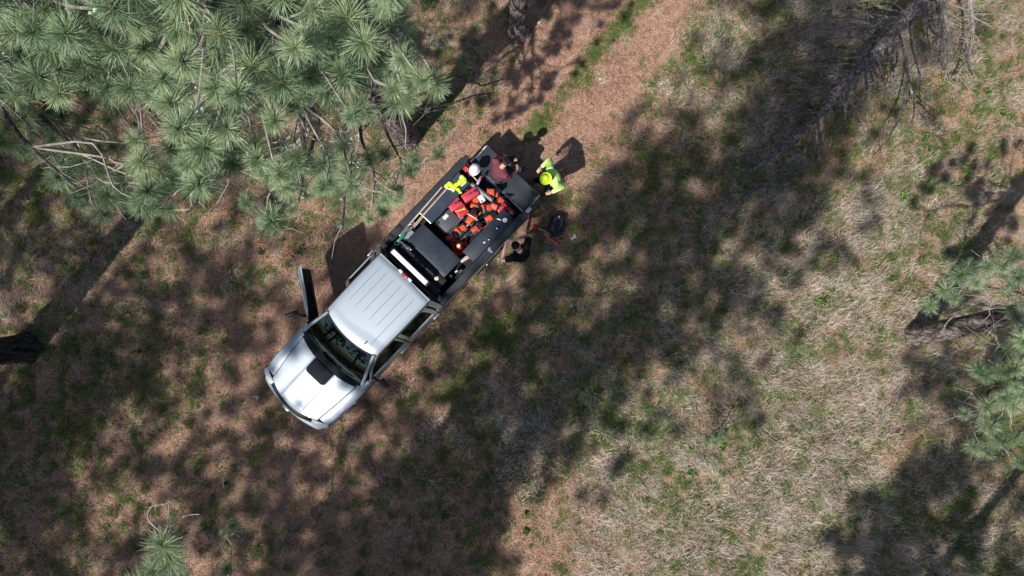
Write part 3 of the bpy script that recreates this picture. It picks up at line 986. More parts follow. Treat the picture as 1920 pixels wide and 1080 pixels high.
cand = [P(*p) for p in mask_pts(polyA, 900, (6.0, 11.2), tr)]
cand = [p for p in cand if p.z < 7.3 + 4.2 * max(0, min(1, ((960 - (p.x * FOC / (CAM_H - p.z) + 960)) * 0.5 + (540 - (540 - p.y * FOC / (CAM_H - p.z)))) / 700))]
cand = spaced(cand, 0.25)[:400]
targ += [(p, tr.uniform(0.85, 1.1), 0.6) for p in cand]
polyA2 = [(540, 300), (740, 250), (850, 200), (880, 240), (780, 330), (740, 400), (620, 440), (520, 450), (430, 420), (480, 360)]
cand = spaced([P(*p) for p in mask_pts(polyA2, 420, (4.2, 6.8), tr)], 0.28)[:90]
targ += [(p, tr.uniform(0.65, 0.95), 0.4) for p in cand]
targ = [(loc(treeA, p), s, l) for p, s, l in targ]
crown(treeA, None, limA, targ, 17, lichen=0.18, bare=0.16, lit_track=True)
for px, py, z in [(538, 478, 6.9), (487, 458, 6.9), (545, 462, 6.8)]:
    o = bpy.data.objects.new("brown_needle_tuft", TUFT_BROWN); o.location = loc(treeA, P(px, py, z)); o.rotation_euler = (tr.uniform(1, 2.2), 0, tr.uniform(0, 6)); o.scale = (0.8,) * 3
    link(o, treeA); o["label"] = "dead orange-brown needle tuft at the bough tip"

# ---- pine whose crown fills the left edge; its trunk stands outside to the north-west
fB = Vector((-9.4, 5.2, -0.1))
treeB = empty("pine_tree", fB, 0, "long-needled pine whose boughs fill the far upper left corner", "pine tree")
mb = MB(); bark_trunk(mb, [(0, 0, 0), (0.0, 0.05, 5), (0.1, 0.0, 11), (0.0, 0.1, 20)], (0.26, 0.09)); mb.build("trunk", M_BARK, treeB, smooth=60, fix=False)
limB = [(Vector((0, 0, z0)), loc(treeB, P(px, py, z))) for px, py, z, z0 in
        [(230, 400, 6.8, 7.2), (140, 350, 7.6, 7.8), (60, 240, 8.6, 8.6), (130, 110, 9.6, 9.6), (250, 180, 9.2, 9.2), (300, 60, 10.2, 10.0), (180, -20, 10.6, 10.6), (330, 260, 8.2, 8.4), (20, 120, 9.8, 9.8), (-40, 270, 7.0, 7.6), (60, 10, 10.6, 10.8)]]
targ = []
for u, v in [(230, 120), (150, 230), (60, 290), (300, 850), (230, 720), (370, 310), (250, 490), (390, 515), (440, 790), (0, 370), (590, 690), (100, 480), (30, 430), (220, 560), (330, 660), (420, 700), (480, 330), (10, 90), (60, 40)]:
    targ.append((P(u / 2.16, v / 2.16, sunlit_z(u / 2.16, v / 2.16, tr.uniform(7.6, 9.2) if v < 620 else tr.uniform(6.6, 7.6), tr, 6.4, 9.2)), 1.12, 0.75))
polyB = [(-80, -60), (330, -60), (330, 350), (270, 400), (180, 410), (110, 380), (100, 300), (-80, 260)]
cand = [P(*p) for p in mask_pts(polyB, 800, (6.2, 11.4), tr)]
cand = [p for p in cand if p.z < 8.0 + 3.4 * max(0, min(1, 1 - (540 - p.y * FOC / (CAM_H - p.z)) / 420))]
cand = spaced(cand, 0.25)[:300]
targ += [(p, tr.uniform(0.85, 1.1), 0.6) for p in cand]
targ = [(loc(treeB, p), s, l) for p, s, l in targ]
crown(treeB, None, limB, targ, 23, lichen=0.1, lit_track=True)

# ---- trunks standing in view
fC = P(52, 652); fC.z = -0.08
treeC = empty("pine_tree", fC, 0, "pine at the left edge, only its thick dark trunk and its long shadow in view", "pine tree")
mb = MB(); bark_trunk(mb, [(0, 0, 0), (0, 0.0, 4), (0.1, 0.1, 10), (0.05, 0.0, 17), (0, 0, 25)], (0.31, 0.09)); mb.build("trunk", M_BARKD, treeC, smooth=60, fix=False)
fD = P(972, 62); fD.z = -0.08
treeD = empty("pine_tree", fD, 0, "pine beside the track at the top edge, grey furrowed trunk in the sun", "pine tree")
mb = MB(); bark_trunk(mb, [(0, 0, 0), (0, 0.02, 3), (0.05, 0.0, 9), (0.0, 0.0, 16), (0, 0, 24)], (0.215, 0.08)); mb.build("trunk", M_BARK, treeD, smooth=60, fix=False)
fE = P(1712, 630); fE.z = -0.08
treeE = empty("pine_tree", fE, 0, "leaning pine at the right edge with sprays of needles over its trunk", "pine tree")
mb = MB(); bark_trunk(mb, [(0, 0, 0), (0.08, 0.25, 1.4), (0.2, 0.62, 3.4), (0.2, 0.9, 8), (0.3, 1.0, 16), (0.3, 1.1, 23)], (0.25, 0.09)); mb.build("trunk", M_BARK, treeE, smooth=60, fix=False)
limE = [(Vector((0.2, 0.85, z0)), loc(treeE, P(px, py, z))) for px, py, z, z0 in
        [(1740, 590, 3.9, 4.1), (1800, 520, 4.1, 4.3), (1850, 500, 4.3, 4.4), (1830, 700, 3.9, 4.0), (1820, 830, 3.9, 4.1), (1890, 560, 4.5, 4.6), (1880, 780, 4.2, 4.2)]]
# sprays are carried by long boughs coming in from the crown outside the picture
targ = []
for px, py, z in [(1745, 572, 3.9), (1770, 545, 4.0), (1790, 560, 4.1), (1800, 515, 4.2), (1815, 500, 4.2), (1830, 530, 4.2),
                  (1850, 500, 4.3), (1880, 500, 4.4), (1900, 480, 4.5), (1910, 520, 4.5), (1890, 550, 4.4), (1905, 590, 4.4), (1915, 620, 4.5), (1900, 650, 4.4), 
                  (1835, 695, 3.9), (1850, 705, 4.0), (1880, 700, 4.1), (1905, 690, 4.2), (1915, 740, 4.3), (1900, 760, 4.2), (1885, 745, 4.2), (1808, 778, 3.9), (1850, 765, 4.0), (1870, 790, 4.0), (1855, 800, 4.0),
                  (1825, 840, 3.9), (1850, 850, 4.0), (1880, 830, 4.1), (1905, 820, 4.2), (1870, 820, 4.0), (1915, 870, 4.3)]:
    targ.append((loc(treeE, P(px, py, z)), 1.0, 0.3))
for px, py, z in mask_pts([(1890, 470), (2050, 400), (2050, 900), (1910, 880), (1895, 620)], 26, (3.8, 5.2), tr):
    targ.append((loc(treeE, P(px, py, z)), 0.95, 0.5))
crown(treeE, None, limE, targ, 31, bare=0.2, rad0=0.035)

# ---- low bough entering at the bottom left, from a young pine outside the picture
fF = Vector((-6.2, -10.3, -0.08))
treeF = empty("young_pine", fF, 0, "slim young pine at the bottom left, one tuft and curled bare twigs in view", "pine tree")
mb = MB(); bark_trunk(mb, [(0, 0, 0), (0.1, 0.4, 3.5), (0.15, 0.9, 8), (0.1, 1.1, 13)], (0.13, 0.03), n=12); mb.build("trunk", M_BARK2, treeF, smooth=60, fix=False)
limF = [(Vector((0.12, 1.0, 8.6)), loc(treeF, P(300, 1010, 9.4))), (Vector((0.15, 0.65, 3.8)), loc(treeF, P(420, 1050, 3.2))), (Vector((0.15, 0.6, 3.4)), loc(treeF, P(435, 985, 3.0)))]
targ = [(loc(treeF, P(*p)), s, 0.9) for p, s in [((303, 1022, 9.5), 1.15), ((318, 1045, 9.3), 0.9), ((322, 975, 9.2), 0.5), ((290, 1072, 9.3), 1.0), ((425, 1068, 3.3), 1.0), ((437, 985, 3.1), 0.8), ((420, 1000, 3.0), 0.7), ((340, 1090, 9.1), 1.0), ((260, 1100, 9.3), 1.0)]]
crown(treeF, None, limF, targ, 37, bare=0.1, rad0=0.02)
mb = MB()
for pts, r0 in [([(308, 1000), (288, 985), (277, 968), (284, 950), (300, 946), (318, 943)], 0.016), ([(312, 990), (330, 975), (352, 966), (374, 964)], 0.014), ([(300, 1010), (312, 995), (316, 960), (316, 938)], 0.012)]:
    w = curve_pts([loc(treeF, P(x_, y_, 9.35)) for x_, y_ in pts], 4); mb.tube(w, [0.75 * r0 * (1 - 0.6 * i / len(w)) for i in range(len(w))], 6)
mb.build("bare_twigs", M_TWIG, treeF, smooth=60, fix=False)

# large bough crossing the left edge behind the needles
mb = MB(); w = curve_pts([loc(treeB, P(-120, 330, 5.0)), loc(treeB, P(0, 288, 5.0)), loc(treeB, P(42, 263, 5.1)), loc(treeB, P(60, 235, 5.6))], 4)
mb.tube(w, [0.11, 0.10, 0.10, 0.09, 0.09, 0.085, 0.08, 0.08, 0.07, 0.06, 0.05, 0.04, 0.03][:len(w)], 10); mb.build("limb", M_BARK2, treeB, smooth=60, fix=False)

# ---- tall pines outside the picture whose crowns shade the clearing
shade_src = tuft_src
TALL = [(-5.9, -10.8, 27), (-4.1, -8.9, 26), (7.3, -9.6, 26), (2.9, -13.0, 28), (-18.0, -9.44, 27), (-8.3, -11.3, 28), (-15.2, -2.2, 26), (-9.5, -15.0, 29), (0.5, -16.0, 29), (-16.5, 4.5, 25), (5.5, -14.5, 27), (-7.4, -13.2, 30), (-19.0, -11.5, 28)]
TP = np.array([(a, b) for a, b, c in TALL])
BLK = 0.075
n_try = 40000
gx = nrng.uniform(-14.5, 14.5, n_try); gy = nrng.uniform(-9.0, 7.4, n_try)
dens = shade_f(gx, gy) + 0.15 * fbm(gx, gy, 1.9, 63, 3) + 0.09 * fbm(gx, gy, 0.6, 66, 2)
dens = np.where(gx < -1.5, dens * 1.1, dens); dens = np.clip(dens * 1.18 - 0.11, 0, 1)
dens[shade_f(gx, gy) < 0.12] = 0
lam = -np.log(1 - 0.92 * dens) / BLK                       # clumps per square metre
area = 29.0 * 16.4
keep = nrng.random(n_try) < lam * area / n_try
gx, gy = gx[keep], gy[keep]
ok = np.ones(len(gx), bool)                                 # sunny spots on the truck and the people
for px, py, z, r_ in [(768, 500, 1.5, 0.75), (835, 400, 1.35, 0.8), (895, 380, 1.2, 0.75), (935, 315, 1.1, 0.9), (1030, 330, 1.2, 0.9), (590, 720, 1.15, 0.55), (540, 700, 1.1, 0.4), (630, 750, 1.15, 0.4), (600, 770, 1.1, 0.4), (690, 620, 1.9, 0.75), (650, 570, 1.9, 0.7), (300, 1020, 9.5, 0.7), (1750, 575, 4.2, 0.9), (1860, 560, 4.2, 1.1), (1850, 820, 4.2, 0.9), (1850, 700, 4.2, 0.6), (1040, 290, 0.0, 0.7), (950, 265, 0, 0.8), (970, 40, 1.0, 0.9), (900, 100, 0, 1.0), (1000, 120, 0, 1.1), (1080, 60, 0, 1.1), (860, 180, 0, 0.9)]:
    p = P(px, py, z); ok &= np.hypot(gx - p.x - z * SHK * SH.x, gy - p.y - z * SHK * SH.y) > r_
gx, gy = gx[ok], gy[ok]
zs = np.linspace(17.3, 28.5, 24)
cxz = gx[:, None] - zs[None, :] * SHK * SH.x; cyz = gy[:, None] - zs[None, :] * SHK * SH.y
dd = np.hypot(cxz[:, :, None] - TP[None, None, :, 0], cyz[:, :, None] - TP[None, None, :, 1])
dd = dd * 1.0 + np.abs(zs - 19.5)[None, :, None] * 0.10 + nrng.normal(0, 0.5, dd.shape)
flat_i = dd.reshape(len(gx), -1).argmin(1)
zi, ti = np.unravel_index(flat_i, (len(zs), len(TALL)))
zz = zs[zi] + nrng.normal(0, 0.25, len(gx)); zz = np.maximum(zz, 17.1)
CP = np.stack([gx - zz * SHK * SH.x, gy - zz * SHK * SH.y, zz], 1)
tall_labels = ["tall pine outside the picture to the south, its crown shading the clearing"]
for k, (tx, ty, th) in enumerate(TALL):
    root = empty("tall_pine", (tx, ty, -0.1), 0, "tall pine outside the picture, only the shadow of its crown on the ground in view", "pine tree", "tall pines around the clearing")
    mb = MB(); bark_trunk(mb, [(0, 0, 0), (0.1, 0.0, th * 0.3), (0, 0.1, th * 0.6), (0, 0, th)], (0.18, 0.045), n=14); mb.build("trunk", M_BARK, root, smooth=60, fix=False)
    s_ = CP[ti == k] - np.array([tx, ty, -0.1])
    if len(s_) == 0: continue
    mb = MB(); rr_ = random.Random(k)
    for j in range(0, len(s_), 6):
        e = Vector(s_[j]); h = math.hypot(e.x, e.y)
        a_ = Vector((0, 0, min(th - 0.5, e.z - 0.25 * h)))
        mb.tube(limb_path(a_, e, rr_), [0.05 - 0.0018 * i for i in range(26)], 5)
    mb.build("boughs", M_BARK2, root, smooth=0, fix=False)
    m_ = len(s_)
    o = scatter("needles", s_, np.stack([nrng.normal(0, 0.6, m_), nrng.normal(0, 0.6, m_), nrng.uniform(0, 6.28, m_)], 1), nrng.uniform(0.85, 1.35, m_), nrng.integers(0, 5, m_), shade_src, root)
    o["kind"] = "stuff"

# ---- the forest round the clearing
fr = random.Random(77)
ring = []
for i in range(34):
    a = i / 34 * 2 * math.pi + fr.uniform(-0.07, 0.07); d = fr.uniform(27, 48)
    x_, y_ = d * math.cos(a), d * math.sin(a)
    ring.append((x_, y_, fr.uniform(13, 22)))
for k, (x_, y_, h) in enumerate(ring):
    root = empty("forest_pine", (x_, y_, gz(x_, y_) - 0.1), 0, "pine of the forest edge around the clearing, outside the picture", "pine tree", "pines of the forest edge")
    mb = MB(); mb.tube([(0, 0, 0), (0.1, 0, h * 0.5), (0, 0.1, h)], [0.24, 0.15, 0.03], 10); mb.build("trunk", M_BARK, root)
    n_ = 420; t_ = nrng.random(n_) ** 0.8; zz_ = h * (0.12 + 0.88 * t_); rr2 = (0.5 + (h * 0.20) * (1 - t_) ** 0.7) * np.sqrt(nrng.random(n_)); aa = nrng.uniform(0, 6.283, n_)
    o = scatter("needles", np.stack([rr2 * np.cos(aa), rr2 * np.sin(aa), zz_], 1), np.stack([nrng.normal(0, 0.8, n_), nrng.normal(0, 0.8, n_), aa], 1), nrng.uniform(1.8, 3.2, n_), nrng.integers(0, 5, n_), tuft_src, root)
    o["kind"] = "stuff"

# ---- dead tree leaning into the picture at the top right
z_of = lambda px, py: 0.16 + 1.5 * max(0.0, min(1.0, (math.hypot(px - 1385, py - 400)) / 520)) ** 1.3
fS = P(1385, 400); fS.z = 0
snag = empty("dead_tree", (fS.x, fS.y, 0), 0, "fallen dead pine with many bare grey drooping branches, top right", "dead tree")


def SP(u, v, dz=0.0):                       # zoomed crop position -> local point
    px, py = 1300 + u / 2.25, v / 2.25
    p = P(px, py, z_of(px, py) + dz); return p - snag.location


st = [(1230, -260), (1060, -90), (960, 5), (850, 125), (740, 250), (640, 350), (575, 440), (490, 525), (400, 605), (320, 665), (250, 715), (190, 770)]
mb = MB(); w = curve_pts([SP(u, v) for u, v in st], 6)
rad = [0.135 * (1 - i / (len(w) - 1)) ** 0.85 + 0.012 for i in range(len(w))]
mb.tube(w, rad, 14)
for v_i in range(len(mb.v)):
    p = Vector(mb.v[v_i]); f = noise.noise(p * 9) * 0.014
    mb.v[v_i] = tuple(p + Vector((f, f, f)))
mb.build("trunk", M_SNAG, snag, smooth=60, fix=False)
br = [[(640, 320), (540, 308), (470, 318), (400, 300)], [(700, 240), (600, 250), (500, 265), (400, 300)], [(640, 265), (520, 232), (430, 240), (370, 255)], [(745, 190), (690, 160), (580, 165), (480, 190)],
      [(835, 120), (740, 100), (650, 75), (565, 80)], [(850, 110), (780, 85), (720, 60), (640, 90), (560, 140)], [(575, 435), (450, 432), (340, 450), (225, 505)], [(600, 410), (520, 400), (440, 395), (370, 400)],
      [(480, 530), (400, 560), (330, 555), (240, 605)], [(500, 510), (440, 540), (410, 560)], [(870, 150), (905, 300), (890, 420), (850, 530), (805, 600), (750, 670)],
      [(930, 90), (940, 250), (960, 330), (980, 420), (975, 490)], [(820, 180), (840, 260), (845, 330), (840, 400)], [(745, 260), (755, 330), (790, 385)], [(700, 310), (680, 400), (682, 470), (690, 555)],
      [(565, 450), (550, 560), (540, 640), (490, 745)], [(490, 540), (475, 620), (455, 690), (410, 770), (340, 830)], [(430, 610), (430, 660), (405, 710)], [(960, 480), (990, 520), (1060, 555)], [(960, 500), (1000, 545), (1030, 580)],
      [(920, 60), (830, 40), (740, 20), (680, 55), (620, 50)], [(900, 330), (930, 420), (925, 500), (890, 540)], [(300, 775), (240, 820), (190, 890), (180, 930)], [(410, 770), (330, 785), (270, 800), (200, 860)],
      [(980, 0), (1000, 120), (1040, 150), (1050, 165)], [(930, 150), (1000, 200), (1060, 250)], [(780, 170), (700, 200), (640, 240)], [(660, 300), (600, 370), (560, 400)], [(860, 100), (940, 60), (1000, 90)],
      [(640, 350), (540, 345), (440, 350), (360, 330)], [(700, 290), (610, 300), (520, 300)], [(550, 470), (470, 480), (380, 500), (300, 545)], [(350, 640), (290, 650), (230, 690)], [(390, 615), (370, 690), (330, 720)],
      [(720, 280), (730, 360), (725, 430), (700, 480)], [(800, 200), (800, 300), (830, 380)], [(620, 385), (640, 450), (630, 520)], [(760, 230), (660, 215), (560, 200), (470, 215), (400, 200)], [(905, 70), (870, 30), (800, -10), (740, -30)],
      [(900, 90), (820, 70), (700, 110), (600, 100)], [(800, 170), (720, 130), (620, 120), (520, 130)], [(700, 270), (600, 270), (480, 300), (380, 340)], [(600, 390), (480, 370), (380, 370), (300, 400)], [(540, 480), (430, 450), (330, 490), (250, 560)], [(420, 590), (330, 590), (260, 640), (180, 690)], [(840, 150), (860, 250), (820, 330), (800, 420)], [(670, 330), (650, 430), (640, 500), (600, 560)], [(520, 510), (520, 600), (500, 680)], [(200, 790), (150, 830), (120, 880)], [(250, 720), (240, 790), (200, 850)], [(720, 260), (780, 330), (810, 400)], [(300, 680), (330, 740), (310, 800)], [(250, 715), (190, 720), (130, 760)], [(1040, -60), (960, -60), (860, -20), (760, 10)], [(1000, -30), (1010, 60), (985, 130), (1000, 200)]]
sr = random.Random(3)
for b_ in br:
    L = len(b_); mb = MB()
    pts = curve_pts([SP(u, v, 0.0 if i == 0 else sr.uniform(-0.12, 0.25)) for i, (u, v) in enumerate(b_)], 6)
    for p in pts: p.z = max(p.z, 0.03)
    th = 0.030 if abs(b_[0][1] - b_[-1][1]) > 120 else 0.022
    mb.tube(pts, [th * (1 - 0.75 * i / (len(pts) - 1)) for i in range(len(pts))], 6)
    for _ in range(5):
        k = sr.randrange(3, len(pts)); p = pts[k]; d = (pts[k] - pts[k - 1]).normalized()
        d = (d + Vector((sr.gauss(0, 0.6), sr.gauss(0, 0.6), sr.gauss(0, 0.35)))).normalized(); l = sr.uniform(0.12, 0.5)
        e1 = p + d * l * 0.5; e2 = p + d * l + Vector((sr.gauss(0, 0.07), sr.gauss(0, 0.07), 0)); e1.z = max(e1.z, 0.02); e2.z = max(e2.z, 0.015)
        mb.tube([p, e1, e2], [0.010, 0.008, 0.004], 4)
        if sr.random() < 0.5:
            e3 = e1 + Vector((sr.gauss(0, 0.12), sr.gauss(0, 0.12), 0)); e3.z = max(e3.z, 0.015); mb.tube([e1, e3], [0.004, 0.002], 4)
    mb.build("branch", M_SNAG, snag, smooth=60, fix=False)

# lichened dead boughs hanging in from the top edge, right of the dead tree
for pts, lab in [([(1038, -40), (1060, 60), (1078, 150), (1072, 270), (1055, 350)], "bare lichen-grey bough hanging in from the top edge beside the dead tree"),
                 ([(1165, -40), (1175, 60), (1180, 130), (1160, 240), (1120, 300), (1065, 350)], "outermost bare lichen-grey bough hanging in from the top edge at the right")]:
    o0 = P(1300 + pts[0][0] / 2.25, pts[0][1] / 2.25, 0); root = empty("dead_bough", (o0.x, o0.y, 0), 0, lab, "dead branch", "lichened boughs at the top edge")
    mb = MB(); w = curve_pts([P(1300 + u / 2.25, v / 2.25, 2.6 - 0.55 * i) - root.location for i, (u, v) in enumerate(pts)], 6)
    mb.tube(w, [0.045 * (1 - 0.8 * i / (len(w) - 1)) for i in range(len(w))], 8); mb.build("stem", M_TWIG, root, smooth=60, fix=False)
    mb = MB()
    for _ in range(46):
        k = sr.randrange(0, len(w)); p = w[k]; a_ = sr.uniform(0, 6.28); l = sr.uniform(0.15, 0.6)
        d = Vector((math.cos(a_), math.sin(a_) - 0.3, sr.gauss(0, 0.3)))
        e1 = p + d * l * 0.5; e2 = p + d * l + Vector((sr.gauss(0, 0.1), sr.gauss(0, 0.1), 0))
        mb.tube(curve_pts([p, e1, e2], 3), [0.010, 0.009, 0.008, 0.007, 0.006, 0.004, 0.003], 5)
        for _ in range(2):
            e3 = e1 + Vector((sr.gauss(0, 0.14), sr.gauss(0, 0.14), 0)); mb.tube([e1, e3], [0.005, 0.0025], 4)
    mb.build("twigs", M_TWIG, root, smooth=60, fix=False)["kind"] = "stuff"

# ------------------------------------------------------------------ the pickup
M_PAINT = mat("silver_paint", (0.345, 0.395, 0.46), 0.5, 0.32, coat=0.2, dirt=(0.42, 0.38, 0.33), dscale=2.2, damt=0.10)
M_PAINT_SIDE = mat("silver_paint_dusty", (0.40, 0.43, 0.46), 0.36, 0.5, coat=0.6, dirt=(0.28, 0.24, 0.20), dscale=2.5, damt=0.5)
M_VENT = mat("matt_black_plastic", (0.008, 0.009, 0.013), 0.7, spec=0.15)
M_RIB_SHADE = mat("silver_groove_shade", (0.22, 0.24, 0.27), 0.5, 0.3)  # same silver, darkened to paint the shade inside the roof channels
M_CHROME = mat("chrome", (0.85, 0.86, 0.88), 0.12, 1.0, dirt=(0.5, 0.48, 0.45), dscale=9, damt=0.3)
M_BLACK = mat("black_plastic", (0.012, 0.013, 0.018), 0.5, spec=0.3, var=0.3, dirt=(0.05, 0.047, 0.045), dscale=6, damt=0.3)
M_GAP = mat("dark_seam", (0.012, 0.012, 0.014), 0.8)
M_RUBBER = mat("tyre_rubber", (0.02, 0.02, 0.02), 0.8, dirt=(0.13, 0.10, 0.08), dscale=9, damt=0.5, bump=0.4)
M_RIM = mat("wheel_alloy", (0.5, 0.5, 0.52), 0.35, 0.9)
M_GLASS = mat_glass("window_glass", (0.05, 0.10, 0.11))
M_DARKCLOTH = mat("seat_cloth", (0.02, 0.02, 0.024), 0.9, var=0.25)
M_DASH = mat("dashboard_plastic", (0.015, 0.016, 0.018), 0.7)
M_LINER = mat("bed_liner", (0.010, 0.011, 0.014), 0.7, spec=0.2, bump=0.5, bscale=140, dirt=(0.06, 0.055, 0.05), dscale=3, damt=0.4)
M_LINER2 = mat("tailgate_liner", (0.026, 0.032, 0.042), 0.55, spec=0.3, bump=0.3, bscale=90, dirt=(0.09, 0.09, 0.09), dscale=4, damt=0.4)
M_RAIL = mat("rail_cap", (0.020, 0.025, 0.034), 0.5, spec=0.3, dirt=(0.07, 0.07, 0.07), dscale=5, damt=0.4)
M_TOOLBOX = mat("toolbox_lid", (0.013, 0.021, 0.036), 0.5, spec=0.3, bump=0.2, bscale=60, dirt=(0.07, 0.08, 0.09), dscale=2.2, damt=0.4)
M_REDLENS = mat("red_lens", (0.45, 0.01, 0.02), 0.15, coat=0.6)
M_WHITELENS = mat("clear_lens", (0.75, 0.76, 0.78), 0.15, coat=0.8)
M_AMBER = mat("amber_lens", (0.7, 0.22, 0.05), 0.2, coat=0.6)
M_WHITE = mat("white_paint", (0.80, 0.80, 0.80), 0.35, coat=0.3, dirt=(0.5, 0.48, 0.45), dscale=14, damt=0.3)
M_STEEL = mat("bare_steel", (0.45, 0.46, 0.48), 0.35, 0.9, dirt=(0.12, 0.11, 0.10), dscale=12, damt=0.5)
M_UNDER = mat("underbody", (0.02, 0.02, 0.02), 0.9)

ca_, sa_ = math.cos(A_TR), math.sin(A_TR)
t_org = Vector((O_TR[0] - sa_ * 0.04, O_TR[1] + ca_ * 0.04, 0.0))
truck = empty("pickup_truck", t_org, A_TR, "silver extended-cab pickup parked on the track, tailgate down and passenger door open", "pickup")
TRM = Matrix.Translation(t_org) @ Matrix.Rotation(A_TR, 4, 'Z')
TRI = TRM.inverted()


def TL(px, py, z):
    """photo position and height -> truck coordinates (x forward from the tailgate hinge, y to the driver's side)"""
    return TRI @ P(px, py, z)


def TW(x, y, z=0.0): return TRM @ Vector((x, y, z))


XF, XR, RW = 5.70, 1.36, 0.405                # axles, wheel radius


def arch(x):
    b = 0.50
    for xc in (XF, XR):
        d = abs(x - xc)
        if d < 0.50: b = max(b, 0.40 + math.sqrt(max(0, 0.50 ** 2 - d * d)))
    return b


def y_out(x):
    if x > 5.95: return 0.985 - 0.055 * ((x - 5.95) / 0.38) ** 2
    return 0.985 if x > 2.7 else 0.965


def y_side(x, z):
    """half width of the body at height z (below the belt)"""
    yo = y_out(x)
    t = (z - 0.5) / 0.72
    return yo - 0.05 * max(0, 0.35 - t) / 0.35 * 1.2 - 0.045 * max(0, (t - 0.62) / 0.38) ** 1.6


BELT = 1.24


def y_house(z): return 0.935 - (z - BELT) / 0.62 * 0.235


def hood_edge(x): return 0.80 - 0.115 * max(0, min(1, (x - 5.24) / 1.1)) ** 1.2


def hood_front(y): return 6.575 - 0.34 * y * y
def hood_rear(y): return 5.385 - 0.22 * y * y


def hood_z(x, y):
    t = (x - 5.2) / 1.36
    z = 1.225 - 0.12 * t - 0.035 * t * t - 0.075 * y * y
    u = abs(y)
    s_ = max(0, min(1, (0.300 - u) / 0.03)); z += 0.016 * s_ * (1 - 0.3 * t)
    e = max(0, (t - 0.93) / 0.07)
    return z - 0.03 * min(1.0, e) ** 2


# hood
ys = [-1, -0.93, -0.8, -0.65, -0.5, -0.43, -0.41, -0.37, -0.35, -0.3, -0.2, -0.1, 0]; ys = ys + [-a for a in ys[-2::-1]]
g = []
for i in range(25):
    t = i / 24
    row = []
    for s_ in ys:
        yy = s_ * 0.745
        x_ = hood_rear(yy) + (hood_front(yy) - hood_rear(yy)) * t
        yy = s_ * (hood_edge(x_) - 0.016)
        row.append((x_, yy, hood_z(x_, yy)))
    g.append(row)
MB().shell(g, (0, 0, -0.02)).build("hood", M_PAINT, truck, smooth=25)
# louvred black vent on the hood
mb = MB(); prof = []
vx0, vx1, vy = 5.40, 5.735, 0.275
out = [(vx0 - 0.02, -vy), (vx0 - 0.02, vy), (vx1 - 0.07, vy), (vx1 - 0.02, vy - 0.03), (vx1, vy - 0.08), (vx1, -vy + 0.08), (vx1 - 0.02, -vy + 0.03), (vx1 - 0.07, -vy)]
mb.slab([(x_, y_, hood_z(x_, 0.1) + 0.004) for x_, y_ in out], (0, 0, 0.016))
vent = mb.build("hood_vent", M_VENT, truck, bevel=0.006)
for k in range(8):
    for s_ in (-1, 1):
        x_ = vx0 + 0.035 + k * 0.036
        mb = MB(); mb.box((x_, s_ * 0.128, hood_z(x_, 0.1) + 0.024), (0.020, 0.19, 0.012), (0, R(-18), 0)); mb.build("louvre", M_RAIL, vent, smooth=0)
# dark seams round the hood, thickened to paint in the soft crease shade
mb = MB()
for s_ in (-1, 1):
    pts = [(x_, s_ * hood_edge(x_), hood_z(x_, hood_edge(x_)) - 0.022) for x_ in np.linspace(5.2, 6.36, 12)]
    mb.tube(pts, 0.021, 6)
pts = [(hood_front(y_) + 0.012, y_, hood_z(hood_front(y_), y_) - 0.028) for y_ in np.linspace(-0.655, 0.655, 20)]
mb.tube(pts, 0.022, 6)
mb.build("hood_seam_and_shade", M_GAP, truck)
# raised crease line on the driver's side of the bulge
mb = MB(); mb.tube([(x_, 0.29, hood_z(x_, 0.30) + 0.001) for x_ in np.linspace(5.45, 6.5, 14)], 0.0045, 5); mb.build("hood_crease", M_PAINT_SIDE, truck)

# fenders
for s_ in (-1, 1):
    g = []
    for x_ in np.linspace(4.965, 6.33, 34):
        yo = y_out(x_); yi = hood_edge(x_) + 0.016 if x_ > 5.22 else 0.90 - 0.10 * max(0, (x_ - 5.0) / 0.22)
        zt = hood_z(max(x_, 5.2), yi) + 0.002
        if x_ < 5.22: zt = 1.225
        zb = arch(x_)
        row = [(x_, s_ * yi, zt), (x_, s_ * (yi + (yo - yi) * 0.5), zt - 0.012), (x_, s_ * (yo - 0.035), zt - 0.045), (x_, s_ * (yo - 0.008), zt - 0.10), (x_, s_ * yo, zt - 0.2)]
        for k in range(1, 6):
            z = zt - 0.2 + (zb - zt + 0.2) * k / 5
            row.append((x_, s_ * (y_side(x_, z) + (0.012 if zb > 0.52 and k >= 4 else 0)), z))
        g.append(row)
    MB().shell(g, (0, -s_ * 0.02, -0.005)).build("fender", M_PAINT, truck, smooth=40)
    # headlight wrapping round the corner
    pts = [(6.33, 0.93), (6.40, 0.86), (6.455, 0.72), (6.49, 0.60)]
    g = [[(x_, s_ * y_, 1.06 - 0.05 * (y_ - 0.6) / 0.33), (x_ + 0.05, s_ * y_ * 1.015, 1.02), (x_ + 0.07, s_ * y_ * 1.02, 0.90), (x_ + 0.05, s_ * y_ * 1.015, 0.80)] for x_, y_ in pts]
    hl = MB().shell(g, (-0.05, -s_ * 0.02, 0)).build("headlight", M_WHITELENS, truck)
    mb = MB(); mb.slab([(6.335, s_ * 0.945, 1.01), (6.39, s_ * 0.905, 1.015), (6.41, s_ * 0.905, 0.83), (6.345, s_ * 0.955, 0.83)], (-0.02, s_ * 0.012, 0)); mb.build("indicator", M_AMBER, hl)
